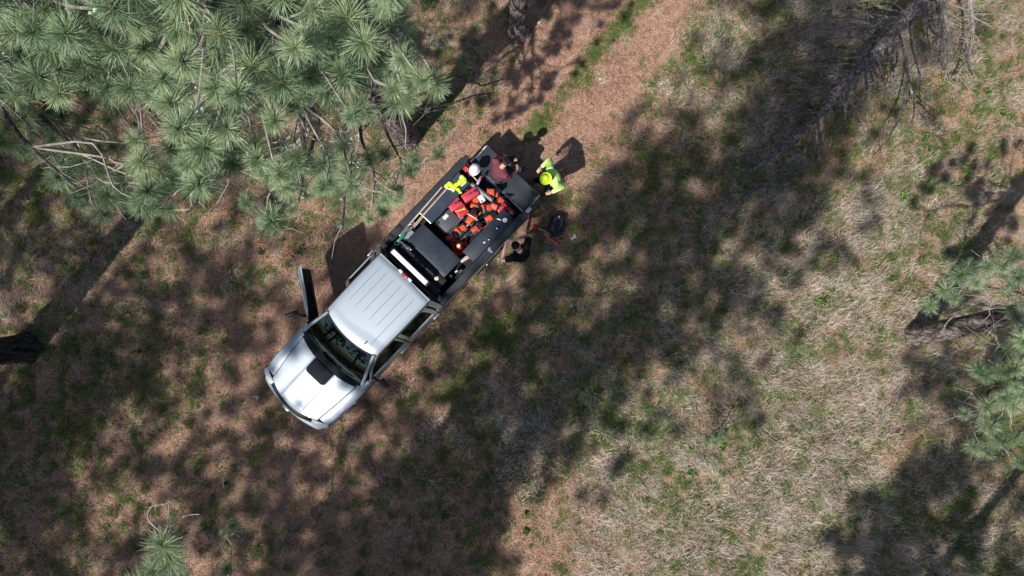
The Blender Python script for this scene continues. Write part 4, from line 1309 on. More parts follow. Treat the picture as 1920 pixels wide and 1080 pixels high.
# grille with bright top bar
g = []
for y_ in np.linspace(-0.60, 0.60, 17):
    xf = hood_front(y_) + 0.03
    g.append([(xf, y_, 1.035 - 0.05 * y_ * y_), (xf + 0.055, y_, 1.01 - 0.05 * y_ * y_), (xf + 0.075, y_, 0.82), (xf + 0.06, y_, 0.72)])
gr = MB().shell(g, (-0.05, 0, 0)).build("grille", M_BLACK, truck)
mb = MB(); w = [(hood_front(y_) + 0.075, y_, 1.028 - 0.05 * y_ * y_) for y_ in np.linspace(-0.66, 0.66, 20)]; mb.tube(w, 0.021, 8); mb.build("chrome_bar", M_CHROME, gr)
mb = MB()
for z in (0.78, 0.85, 0.92):
    mb.tube([(hood_front(y_) + 0.10, y_, z) for y_ in np.linspace(-0.58, 0.58, 12)], 0.012, 6)
mb.build("grille_bars", M_CHROME, gr)
mb = MB(); mb.box((6.675, 0.0, 1.02), (0.05, 0.20, 0.045)); mb.box((6.70, 0, 0.99), (0.03, 0.12, 0.09)); mb.build("badge", M_CHROME, gr, bevel=0.012)
# front bumper
secs = []
for y_ in np.linspace(-0.985, 0.985, 25):
    u = abs(y_); xf = 6.765 - 0.21 * u ** 2 - (0.30 * max(0, (u - 0.80) / 0.185) ** 2.0); zt = 0.80 if u < 0.9 else 0.78
    d_ = 0.15 if u < 0.85 else 0.15
    secs.append([Vector((xf - d_, y_, zt)), Vector((xf - 0.03, y_, zt)), Vector((xf, y_, zt - 0.03)), Vector((xf, y_, zt - 0.16)), Vector((xf - 0.02, y_, 0.55)), Vector((xf - 0.06, y_, 0.50)), Vector((xf - d_, y_, 0.50))])
bmp = MB().loft(secs).build("front_bumper", M_PAINT, truck, smooth=40)
mb = MB()
for s_ in (-1, 1): mb.box((6.30, s_ * 0.93, 0.72), (0.36, 0.09, 0.20))
mb.build("bumper_end", M_PAINT_SIDE, bmp, bevel=0.03, seg=3)
mb = MB(); mb.box((6.775, 0.0, 0.66), (0.02, 0.32, 0.11)); mb.build("plate_holder", M_BLACK, bmp)

# black cowl at the foot of the windscreen, wipers
g = []
for y_ in np.linspace(-0.86, 0.86, 19):
    xr = 5.27 - 0.13 * y_ * y_
    g.append([(xr - 0.09, y_, 1.245), (xr, y_, 1.235 - 0.02 * y_ * y_), (hood_rear(y_) + 0.012 * (abs(y_) < 0.7), y_, 1.205 - 0.03 * y_ * y_)])
cowl = MB().shell(g, (0, 0, -0.03)).build("cowl", M_VENT, truck)
for y0, y1 in ((0.62, -0.02), (-0.04, -0.66)):
    mb = MB(); mb.tube([(5.25, y0, 1.265), (5.16, (y0 + y1) / 2, 1.30), (5.13, y1, 1.31)], [0.013, 0.009, 0.007], 6); mb.build("wiper", M_BLACK, truck)


# windscreen
def ws(u, t):                                  # u -1..1 across, t 0 bottom .. 1 top
    yb, yt = 0.835, 0.635
    y_ = u * (yb + (yt - yb) * t)
    xb = 5.215 - 0.12 * u * u; xt = 4.465 - 0.10 * u * u
    return Vector((xb + (xt - xb) * t, y_, 1.245 + (1.885 - 1.245) * t + 0.045 * math.sin(math.pi * t)))


g = [[ws(u, t) for u in np.linspace(-0.97, 0.97, 15)] for t in np.linspace(0, 0.985, 9)]
MB().shell(g, (-0.004, 0, -0.005)).build("windscreen", M_GLASS, truck)
mb = MB()
mb.tube([ws(u, 0.985) + Vector((0.0, 0, 0.004)) for u in np.linspace(-1, 1, 15)], 0.016, 6); mb.build("screen_seal", M_GAP, truck)
# smooth roof; its pressed channels are dark lines painting their shade
chan = [-0.50, -0.32, -0.12, 0.08, 0.28, 0.46]
yy_ = sorted(set([-0.72, -0.705, -0.69, -0.66, -0.62, -0.575] + [c + d for c in chan for d in (-0.016, -0.008, 0.008, 0.016)] + [-0.4, -0.22, -0.02, 0.18, 0.37, 0.54, 0.575, 0.62, 0.66, 0.69, 0.705, 0.72]))
xs_ = [0.0, 0.02, 0.05, 0.085, 0.10, 0.2, 0.3, 0.4, 0.5, 0.6, 0.695, 0.706, 0.78, 0.87, 0.881, 0.96, 0.985, 1.0]
g = []
for t in xs_:
    row = []
    for y_ in yy_:
        xf = 4.475 - 0.10 * (y_ / 0.7) ** 2; xr = 2.705 + 0.03 * (y_ / 0.7) ** 2
        x_ = xr + (xf - xr) * t
        z = 1.925 - 0.035 * (y_ / 0.7) ** 2 - 0.02 * (2 * t - 1) ** 2
        z -= 0.028 * max(0, (abs(y_) - 0.60) / 0.12) ** 2
        z -= 0.035 * max(0, (t - 0.94) / 0.06) ** 2 + 0.045 * max(0, (0.05 - t) / 0.05) ** 2
        c0 = 0.06 if y_ > -0.2 else 0.10
        for ci, c in enumerate(chan):
            if False: z -= 0.014 * max(0, min(1, (t - 0.05) / 0.05)) * max(0, min(1, ((0.88 if ci == 5 else 0.705) - t) / 0.008))
        row.append((x_, y_, z))
    g.append(row)
roof = MB().shell(g, (0, 0, -0.035)).build("roof", M_PAINT, truck, smooth=50)
for ci, c in enumerate(chan):
    def rz_(t, y_): return 1.925 - 0.035 * (y_ / 0.7) ** 2 - 0.02 * (2 * t - 1) ** 2
    tt = np.linspace(0.08, 0.90 if ci == 5 else 0.68, 10)
    mb = MB(); mb.tube([(2.705 + 1.77 * t, c, rz_(t, c) - 0.0035) for t in tt], [0.002] + [0.0085] * 8 + [0.002], 6); mb.build("channel_shade", M_RIB_SHADE, roof, smooth=60)
mb = MB(); mb.box((4.26, 0.36, 1.925), (0.075, 0.022, 0.03)); mb.build("roof_marker", M_BLACK, roof, bevel=0.006)
for s_ in (-1, 1):
    mb = MB(); mb.tube([(2.74, s_ * 0.715, 1.865), (3.5, s_ * 0.722, 1.875), (4.2, s_ * 0.715, 1.865), (4.40, s_ * 0.69, 1.84)], 0.011, 6); mb.build("drip_rail", M_GAP, truck)
# brake light over the rear window
mb = MB(); mb.box((2.695, -0.01, 1.90), (0.05, 0.15, 0.04)); bl = mb.build("high_brake_light", M_REDLENS, truck, bevel=0.008)
for s_ in (-1, 1):
    mb = MB(); mb.box((2.695, -0.01 + s_ * 0.13, 1.90), (0.05, 0.09, 0.038)); mb.build("cargo_lamp", M_WHITELENS, bl, bevel=0.008)


def house(x, z, s_): return Vector((x, s_ * y_house(z), z))


def strip(mb, pts, w, th, s_):
    """a pillar or rail of the cab side following pts (x, z)"""
    secs = []
    for i, (x, z) in enumerate(pts):
        a = pts[max(0, i - 1)]; b = pts[min(len(pts) - 1, i + 1)]
        d = Vector((b[0] - a[0], 0, b[1] - a[1])).normalized(); n = Vector((-d.z, 0, d.x)) * (w / 2)
        c = house(x, z, s_); i_ = Vector((0, -s_ * th, 0))
        e1 = house(x + n.x, z + n.z, s_); e2 = house(x - n.x, z - n.z, s_)
        secs.append([e1, e2, e2 + i_, e1 + i_])
    mb.loft(secs)


# cab sides: pillars, back panel, doors
for s_ in (-1, 1):
    mb = MB()
    mb.tube([ws(s_ * 1.03, 0.0) + Vector((0.02, 0, -0.02)), ws(s_ * 1.03, 0.3), ws(s_ * 1.03, 0.65), ws(s_ * 1.02, 1.0) + Vector((-0.03, 0, 0.0))], [0.042, 0.036, 0.034, 0.034], 8)
    mb.build("windscreen_pillar", M_PAINT, truck)
    mb = MB(); strip(mb, [(2.78, 1.80), (3.5, 1.83), (4.30, 1.82)], 0.08, 0.05, s_); strip(mb, [(2.745, 1.24), (2.75, 1.5), (2.79, 1.82)], 0.13, 0.05, s_)
    mb.build("roof_rail", M_PAINT_SIDE, truck, smooth=50)
    # rear cab corner below the belt
    g = [[(x_, s_ * (y_side(x_, min(z, 1.22)) if z < 1.235 else y_house(z)), z) for z in (0.5, 0.62, 0.75, 0.9, 1.05, 1.15, 1.2, 1.24)] for x_ in (2.68, 2.76, 2.84)]
    MB().shell(g, (0, -s_ * 0.03, 0)).build("cab_corner", M_PAINT_SIDE, truck, smooth=60)
    mb = MB(); mb.box((3.8, s_ * 0.90, 0.47), (2.3, 0.10, 0.08)); mb.build("sill", M_PAINT_SIDE, truck, bevel=0.015)


def side_door(name, x0, x1, s_, M=None, front=True, window=True):
    """lower skin with window frame above; x0 rear edge, x1 front edge"""
    dr = bpy.data.objects.new(name, None); dr.empty_display_size = 0.1
    n = 9
    g = [[(x_, s_ * y_side(x_, z), z) for z in (0.52, 0.60, 0.70, 0.82, 0.95, 1.05, 1.13, 1.19, 1.235)] for x_ in np.linspace(x0, x1, n)]
    me = MB().shell(g, (0, -s_ * 0.025, 0)).mesh(name, M=M, smooth=40)
    me.materials.append(M_PAINT_SIDE); dr = bpy.data.objects.new(name, me); link(dr, truck)
    # inner trim
    mb = MB(); mb.box(((x0 + x1) / 2, s_ * 0.895, 0.86), (x1 - x0 - 0.06, 0.07, 0.66)); mb.box(((x0 + x1) / 2 - 0.02, s_ * 0.84, 0.92), (0.5, 0.07, 0.06))
    mb.build("door_trim", M_DARKCLOTH, dr, M=M, bevel=0.015)
    mb = MB(); xt1 = x1 - 0.62 if front else x1 - 0.015
    if front:
        strip(mb, [(x0 + 0.02, 1.24), (x0 + 0.02, 1.5), (x0 + 0.05, 1.80)], 0.05, 0.035, s_)
        strip(mb, [(x0 + 0.03, 1.80), (xt1, 1.80)], 0.045, 0.035, s_)
        strip(mb, [(xt1, 1.80), (xt1 + 0.3, 1.58), (x1 - 0.06, 1.25)], 0.045, 0.035, s_)
        gl = [(x0 + 0.04, 1.25), (x1 - 0.10, 1.25), (xt1 + 0.28, 1.56), (xt1 - 0.01, 1.785), (x0 + 0.06, 1.785)]
    else:
        strip(mb, [(x0 + 0.04, 1.24), (x0 + 0.05, 1.45), (x0 + 0.10, 1.72), (x0 + 0.16, 1.79)], 0.10, 0.035, s_)
        strip(mb, [(x0 + 0.12, 1.795), (x1 - 0.02, 1.80)], 0.06, 0.035, s_)
        strip(mb, [(x1 - 0.045, 1.24), (x1 - 0.045, 1.5), (x1 - 0.03, 1.80)], 0.085, 0.035, s_)
        gl = [(x0 + 0.09, 1.25), (x1 - 0.085, 1.25), (x1 - 0.07, 1.775), (x0 + 0.16, 1.775), (x0 + 0.11, 1.68)]
    strip(mb, [(x0 + 0.03, 1.245), (x1 - 0.04, 1.245)], 0.035, 0.035, s_)
    mb.build("window_frame", M_PAINT_SIDE, dr, M=M, smooth=50)
    MB().slab([house(x_, z, s_) - Vector((0, s_ * 0.018, 0)) for x_, z in gl], (0, -s_ * 0.005, 0)).build("window", M_GLASS, dr, M=M)
    mb = MB(); mb.box((x0 + (0.12 if front else 0.0) + 0.08, s_ * 0.998, 1.10), (0.17, 0.03, 0.035)); mb.build("handle", M_CHROME if front else M_PAINT_SIDE, dr, M=M, bevel=0.008)
    if front:
        mb = MB(); mb.tube([(x1 - 0.12, s_ * 0.92, 1.27), (x1 - 0.16, s_ * 1.05, 1.30), (x1 - 0.20, s_ * 1.12, 1.31)], [0.035, 0.028, 0.03], 8)
        mb.box((x1 - 0.215, s_ * 1.20, 1.33), (0.085, 0.235, 0.24), (0, 0, s_ * R(-9)))
        mb.build("mirror", M_BLACK, dr, M=M, bevel=0.018)
    return dr


side_door("rear_door", 2.86, 3.74, 1, front=False); side_door("rear_door", 2.86, 3.74, -1, front=False)
side_door("front_door", 3.77, 4.945, 1)
hinge = Vector((4.945, -0.95, 0)); Mo = Matrix.Translation(hinge) @ Matrix.Rotation(R(54), 4, 'Z') @ Matrix.Translation(-hinge)
d_ = side_door("front_door", 3.77, 4.945, -1, M=Mo); d_["label"] = "passenger front door standing wide open"

# rear cab wall with window
mb = MB()
g = [[(2.69, y_ * (1 if z < 1.25 else y_house(z) / 0.935), z) for y_ in np.linspace(-0.90, 0.90, 9)] for z in (0.5, 0.9, 1.25)]
mb.shell(g, (0.03, 0, 0))
for s_ in (-1, 1): mb.slab([(2.69, s_ * 0.90, 1.25), (2.69, s_ * 0.62, 1.25), (2.72, s_ * 0.58, 1.80), (2.72, s_ * 0.71, 1.80)], (0.03, 0, 0))
mb.box((2.725, 0, 1.83), (0.03, 1.40, 0.08)); mb.build("cab_back", M_PAINT_SIDE, truck)
MB().slab([(2.70, -0.615, 1.255), (2.70, 0.615, 1.255), (2.722, 0.575, 1.79), (2.722, -0.575, 1.79)], (0.006, 0, 0)).build("rear_window", M_GLASS, truck)

# inside the cab
mb = MB(); mb.box((3.85, 0, 0.55), (2.2, 1.7, 0.06)); mb.box((5.02, 0, 0.85), (0.06, 1.7, 0.7)); mb.build("cab_floor", M_UNDER, truck)
for y_ in (-0.42, 0.42):
    mb = MB(); mb.box((4.05, y_, 0.80), (0.52, 0.54, 0.18)); mb.box((3.74, y_, 1.15), (0.16, 0.52, 0.62), (0, R(-12), 0)); mb.box((3.66, y_, 1.52), (0.10, 0.26, 0.17), (0, R(-12), 0)); mb.build("seat", M_DARKCLOTH, truck, bevel=0.04, seg=3)
mb = MB(); mb.box((3.05, 0, 0.80), (0.42, 1.45, 0.16)); mb.box((2.84, 0, 1.12), (0.12, 1.45, 0.55)); mb.build("rear_bench", M_DARKCLOTH, truck, bevel=0.04, seg=3)
g = [[(4.72, y_, 1.02), (4.74, y_, 1.17), (4.84, y_, 1.205), (5.02, y_, 1.20), (5.12, y_, 1.19)] for y_ in np.linspace(-0.80, 0.80, 9)]
MB().shell(g, (0.0, 0, -0.03)).build("dashboard", M_DASH, truck, smooth=50)
mb = MB(); cs = [Vector((4.58 + 0.19 * math.sin(a) * 0.35, 0.42 + 0.19 * math.cos(a), 1.13 + 0.19 * math.sin(a) * 0.93)) for a in np.linspace(0, 2 * math.pi, 19)]
mb.tube(cs, 0.014, 6); mb.tube([(4.60, 0.42, 1.13), (4.78, 0.42, 1.08)], 0.03, 6); mb.tube([(4.59, 0.24, 1.13), (4.59, 0.60, 1.13)], 0.018, 6); mb.build("steering_wheel", M_DASH, truck)
mb = MB(); mb.box((4.78, 0.05, 1.225), (0.12, 0.16, 0.02), (0, 0, 0.3)); mb.build("paper", M_WHITE, truck)

# chassis and underbody
mb = MB(); mb.box((3.2, 0, 0.50), (6.2, 0.9, 0.16)); mb.box((5.7, 0, 0.75), (1.1, 1.25, 0.5)); mb.box((XR, 0, RW), (0.12, 1.4, 0.12)); mb.box((XF, 0, RW), (0.12, 1.4, 0.12)); mb.build("chassis", M_UNDER, truck)
# wheels
for xc in (XF, XR):
    for s_ in (-1, 1):
        prof = [(0.22, -0.12), (0.33, -0.125), (0.385, -0.105), (0.403, -0.07), (0.405, 0.0), (0.403, 0.07), (0.385, 0.105), (0.33, 0.125), (0.22, 0.12)]
        Mx = Matrix.Rotation(R(90), 3, 'X')
        n0 = 48; mb = MB(); mb.lathe((xc, s_ * 0.86, RW), prof, n0, Mx)
        for i in range(n0):
            for j in (3, 4, 5):
                if i % 2: 
                    v = Vector(mb.v[j * n0 + i]); c = Vector((xc, v.y, RW)); mb.v[j * n0 + i] = tuple(c + (v - c) * 0.975)
        tyre = mb.build("tyre", M_RUBBER, None, smooth=25); COL.objects.unlink(tyre)
        wh = bpy.data.objects.new("wheel", MB().lathe((xc, s_ * 0.86, RW), [(0.02, -0.10), (0.22, -0.10), (0.22, 0.10), (0.02, 0.10)], 28, Mx).mesh("wheel")); wh.data.materials.append(M_RIM); link(wh, truck)
        link(tyre, wh)
        mb = MB(); mb.lathe((xc, s_ * 0.97, RW), [(0.02, -0.02), (0.06, -0.02), (0.05, 0.02), (0.02, 0.02)], 12, Mx)
        for k in range(6):
            a = k * math.pi / 3; mb.box((xc + 0.13 * math.cos(a), s_ * 0.965, RW + 0.13 * math.sin(a)), (0.17, 0.03, 0.05), (0, -a, 0))
        mb.build("rim", M_RIM, wh, bevel=0.005)

# ---- load bed
for s_ in (-1, 1):
    g = []
    for x_ in np.linspace(0.0, 2.655, 44):
        zb = arch(x_); row = []
        for k in range(9):
            z = zb + (1.30 - zb) * k / 8
            row.append((x_, s_ * (y_side(x_, min(z, 1.2)) - 0.02 * max(0, (z - 1.2) / 0.1) + (0.02 if zb > 0.52 and k <= 1 else 0)), z))
        g.append(row)
    sd = MB().shell(g, (0, -s_ * 0.03, 0)).build("bed_side", M_PAINT_SIDE, truck, smooth=40)
    # inner wall
    mb = MB(); mb.box((1.33, s_ * 0.795, 1.10), (2.60, 0.03, 0.40)); mb.build("inner_wall", M_LINER, sd)
    mb = MB(); mb.box((XR, s_ * 0.68, 1.03), (1.0, 0.22, 0.20)); mb.build("wheel_box", M_LINER, sd, bevel=0.04, seg=3)
    # rail cap with stake pockets
    pts = [(0.03, 0), (0.25, 1), (2.64, 1)]
    secs = []
    for x_ in (-0.01, 0.03, 0.10, 0.25, 1.0, 1.8, 2.5, 2.655):
        k = 0.6 if x_ < 0 else 1
        yi = 0.785 + (0.035 if x_ < 0.05 else 0); yo = 0.965 - (0.035 if x_ < 0.05 else 0)
        secs.append([Vector((x_, s_ * yi, 1.29)), Vector((x_, s_ * yi, 1.335)), Vector((x_, s_ * (yi + 0.012), 1.345)), Vector((x_, s_ * (yo - 0.03), 1.345)), Vector((x_, s_ * (yo - 0.005), 1.325)), Vector((x_, s_ * yo, 1.28))])
    rc = MB().loft(secs).build("rail_cap", M_RAIL, truck, smooth=30)
    for x_ in (0.20, 1.33, 2.45):
        mb = MB(); mb.box((x_, s_ * 0.875, 1.3455), (0.085, 0.05, 0.006)); mb.build("stake_pocket", M_GAP, rc, bevel=0.002)
mb = MB(); g = []
ysb = np.linspace(-0.78, 0.78, 53)
g = [[(x_, y_, 0.915 + (0.012 if i % 4 in (1, 2) else 0)) for i, y_ in enumerate(ysb)] for x_ in (0.0, 0.9, 1.8, 2.64)]
MB().shell(g, (0, 0, -0.03)).build("bed_floor", M_LINER, truck, smooth=0)
mb = MB(); mb.box((2.64, 0, 1.10), (0.035, 1.80, 0.44)); mb.build("bed_bulkhead", M_LINER, truck, bevel=0.008)
mb = MB(); mb.box((-0.005, 0, 0.80), (0.05, 1.55, 0.20)); mb.build("rear_sill", M_PAINT_SIDE, truck, bevel=0.01)
for s_ in (-1, 1):
    mb = MB(); mb.box((-0.015, s_ * 0.895, 1.05), (0.05, 0.13, 0.40)); mb.build("tail_lamp", M_REDLENS, truck, bevel=0.012)
# rear bumper
mb = MB(); mb.box((-0.12, 0, 0.60), (0.22, 1.75, 0.17)); mb.build("rear_bumper", M_CHROME, truck, bevel=0.03, seg=3)
# tailgate lowered flat: bright shell, ribbed black liner
mb = MB(); mb.box((-0.285, 0.0, 0.915), (0.51, 1.62, 0.055)); tg = mb.build("tailgate", M_PAINT, truck, bevel=0.012)
ysb = np.linspace(-0.785, 0.785, 81)
g = [[(x_, y_, 0.955 + (0.007 if i % 4 in (1, 2) else 0)) for i, y_ in enumerate(ysb)] for x_ in (-0.53, -0.4, -0.2, -0.045)]
MB().shell(g, (0, 0, -0.014)).build("tailgate_liner", M_LINER2, tg, smooth=0)
mb = MB(); mb.tube([(-0.02, -0.79, 0.952), (-0.02, 0.79, 0.952)], 0.012, 6); mb.build("hinge_strip", M_CHROME, tg)
mb = MB(); mb.box((-0.055, 0.05, 0.968), (0.07, 0.18, 0.025)); mb.box((-0.055, 0.62, 0.968), (0.05, 0.06, 0.02)); mb.box((-0.055, -0.62, 0.968), (0.05, 0.06, 0.02)); mb.build("latch", M_GAP, tg, bevel=0.006)
for s_ in (-1, 1):
    mb = MB(); mb.tube([(0.03, s_ * 0.80, 1.22), (-0.2, s_ * 0.80, 1.08), (-0.38, s_ * 0.80, 0.97)], 0.008, 5); mb.build("tailgate_cable", M_GAP, tg)
    mb = MB(); mb.box((-0.40, s_ * 0.803, 0.948), (0.22, 0.022, 0.03)); mb.build("edge_highlight", M_WHITE if s_ < 0 else M_CHROME, tg, bevel=0.004)  # bright strips painting the highlight along the tailgate's side edges

# black headache rack behind the cab with its long white light bar
mb = MB()
LB = TL(768, 500.5, 1.80)
mb.box((LB.x + 0.01, 0.0, 1.475), (0.16, 1.42, 0.03)); mb.box((LB.x, LB.y, 1.765), (0.13, 1.06, 0.02))
for s_ in (-1, 1): mb.tube([(LB.x, LB.y + s_ * 0.48, 1.48), (LB.x, LB.y + s_ * 0.48, 1.77)], 0.022, 8)
for s_ in (-1, 1): mb.box((2.58, s_ * 0.80, 1.42), (0.10, 0.12, 0.17)); mb.tube([(2.60, s_ * 0.78, 1.47), (2.63, s_ * 0.72, 1.60), (2.63, s_ * 0.62, 1.66)], 0.022, 8)
mb.tube([(2.63, -0.62, 1.66), (2.63, 0.62, 1.66)], 0.022, 8)
rk = mb.build("cab_guard", M_BLACK, truck, bevel=0.006)
mb = MB(); mb.box((LB.x, LB.y, 1.80), (0.105, 0.985, 0.05)); mb.build("light_bar", M_WHITE, rk, bevel=0.015, seg=3)
# crossways toolbox fixed behind the guard
mb = MB(); mb.box((1.95, 0.0, 1.19), (0.50, 1.08, 0.46)); tbx = mb.build("cross_toolbox", M_BLACK, truck, bevel=0.02)
g = [[(x_, y_, 1.435 + 0.012 * (1 - ((x_ - 1.93) / 0.26) ** 2)) for y_ in np.linspace(-0.565, 0.565, 7)] for x_ in np.linspace(1.675, 2.195, 7)]
MB().shell(g, (0, 0, -0.035)).build("lid", M_TOOLBOX, tbx, bevel=0.008)
mb = MB(); mb.box((2.33, 0.0, 1.30), (0.26, 1.30, 0.20)); tk = mb.build("transfer_tank", M_BLACK, truck, bevel=0.03)
mb = MB(); mb.box((2.31, 0.0, 1.408), (0.035, 0.42, 0.016)); mb.build("tank_strap", M_RAIL, tk, bevel=0.004)
mb = MB(); mb.lathe((2.325, 0.455, 1.40), [(0.02, 0), (0.048, 0), (0.046, 0.03), (0.02, 0.034)], 20); mb.build("filler_cap", mat("cream_plastic", (0.55, 0.53, 0.42), 0.5), tk, smooth=40)
# side lockers under the rails
mb = MB(); mb.box((0.96, -0.60, 1.24), (1.18, 0.33, 0.30)); lk = mb.build("side_locker", M_BLACK, truck, bevel=0.01); lk["label"] = "ribbed slate locker lid along the passenger side of the bed"
ysb = np.linspace(-0.765, -0.435, 25)
g = [[(x_, y_, 1.395 + (0.006 if i % 2 else 0)) for i, y_ in enumerate(ysb)] for x_ in np.linspace(0.36, 1.55, 3)]
MB().shell(g, (0, 0, -0.012)).build("ribbed_lid", mat("slate_lid", (0.033, 0.047, 0.075), 0.5, spec=0.3, dirt=(0.10, 0.11, 0.12), dscale=3, damt=0.4), lk, smooth=0)
mb = MB(); mb.tube([(1.56, -0.76, 1.40), (1.56, -0.44, 1.40)], 0.008, 5); mb.build("lid_edge", M_STEEL, lk)
mb = MB(); mb.box((0.90, 0.62, 1.21), (1.22, 0.32, 0.32)); lk = mb.build("side_locker", M_BLACK, truck, bevel=0.01)
g = [[(x_, y_, 1.385) for y_ in (0.455, 0.6, 0.78)] for x_ in (0.27, 0.9, 1.53)]
MB().shell(g, (0, 0, -0.02)).build("lid", M_TOOLBOX, lk, bevel=0.006)
# rubber pads and clutter cleats on the passenger rail near the cab
for x_ in (2.10, 2.36, 2.55):
    mb = MB(); mb.box((x_, -0.875, 1.355), (0.10, 0.13, 0.025)); mb.build("rail_pad", M_GAP, truck, bevel=0.008)

# ------------------------------------------------------------------ people
M_SKIN = mat("skin", (0.46, 0.27, 0.19), 0.5, var=0.1, vscale=20)
M_SKIN2 = mat("tanned_skin", (0.55, 0.34, 0.27), 0.5, var=0.1, vscale=20)
M_HIVIS = mat("lime_shirt", (0.56, 0.88, 0.24), 0.85, spec=0.1, bump=0.5, bscale=12, var=0.06)
M_HIVISHAT = mat("lime_hat", (0.55, 0.78, 0.03), 0.6, spec=0.2)
M_MAROON = mat("maroon_shirt", (0.155, 0.045, 0.065), 0.9, spec=0.05, bump=0.5, bscale=14, var=0.12)
M_BLACKCLOTH = mat("black_cloth", (0.012, 0.012, 0.015), 0.9, spec=0.05, bump=0.5, bscale=14)
M_TROUSER = mat("dark_trousers", (0.016, 0.016, 0.020), 0.9, spec=0.05, bump=0.5, bscale=16)
M_JEANS = mat("violet_grey_trousers", (0.05, 0.045, 0.065), 0.9, spec=0.05, bump=0.5, bscale=16)
M_BOOT = mat("boot_leather", (0.06, 0.055, 0.055), 0.6, dirt=(0.16, 0.14, 0.12), dscale=12, damt=0.6)
M_HAIR = mat("dark_hair", (0.02, 0.015, 0.012), 0.7)
M_EYE = mat("eye", (0.02, 0.02, 0.02), 0.2)
M_GLOVE = mat("pale_glove", (0.50, 0.47, 0.48), 0.8)
M_TAN = mat("tan_strap", (0.42, 0.30, 0.18), 0.8)


def frame(f, u=(0, 0, 1)):
    f = Vector(f).normalized(); u = Vector(u); u = (u - f * u.dot(f)).normalized(); l = u.cross(f)
    return Matrix((f, l, u)).transposed()                 # columns: forward, left, up


def add_hand(mb, wrist, d, n, s, curl=0.6, k=1.0):
    """wrist point, pointing direction d, palm normal n, s=+1 thumb towards +side"""
    d = Vector(d).normalized(); n = Vector(n); n = (n - d * n.dot(d)).normalized(); sd = n.cross(d) * s
    pal = wrist + d * 0.045 * k
    mb.ball(pal, (0.048 * k, 0.042 * k, 0.017 * k), 12, Matrix((d, sd, n)).transposed())
    for i, (off, L) in enumerate(((0.030, 0.072), (0.010, 0.080), (-0.010, 0.074), (-0.029, 0.058))):
        a = wrist + d * 0.080 * k + sd * off * k
        b = a + (d + n * curl * 0.35).normalized() * L * 0.45 * k
        c = b + (d * (1 - curl * 0.6) + n * curl).normalized() * L * 0.32 * k
        e = c + (d * (1 - curl) + n * curl * 1.3).normalized() * L * 0.23 * k
        mb.tube([a - d * 0.03, a, b, c, e], [0.0105 * k, 0.0105 * k, 0.0095 * k, 0.009 * k, 0.0075 * k], 8)
    t0 = wrist + d * 0.025 * k + sd * 0.03 * k
    mb.tube([wrist + d * 0.02, t0, t0 + (d * 0.7 + sd * 0.8 + n * 0.3).normalized() * 0.035 * k, t0 + (d * 0.95 + sd * 0.7 + n * 0.6).normalized() * 0.062 * k], [0.014 * k, 0.0135 * k, 0.0115 * k, 0.009 * k], 8)


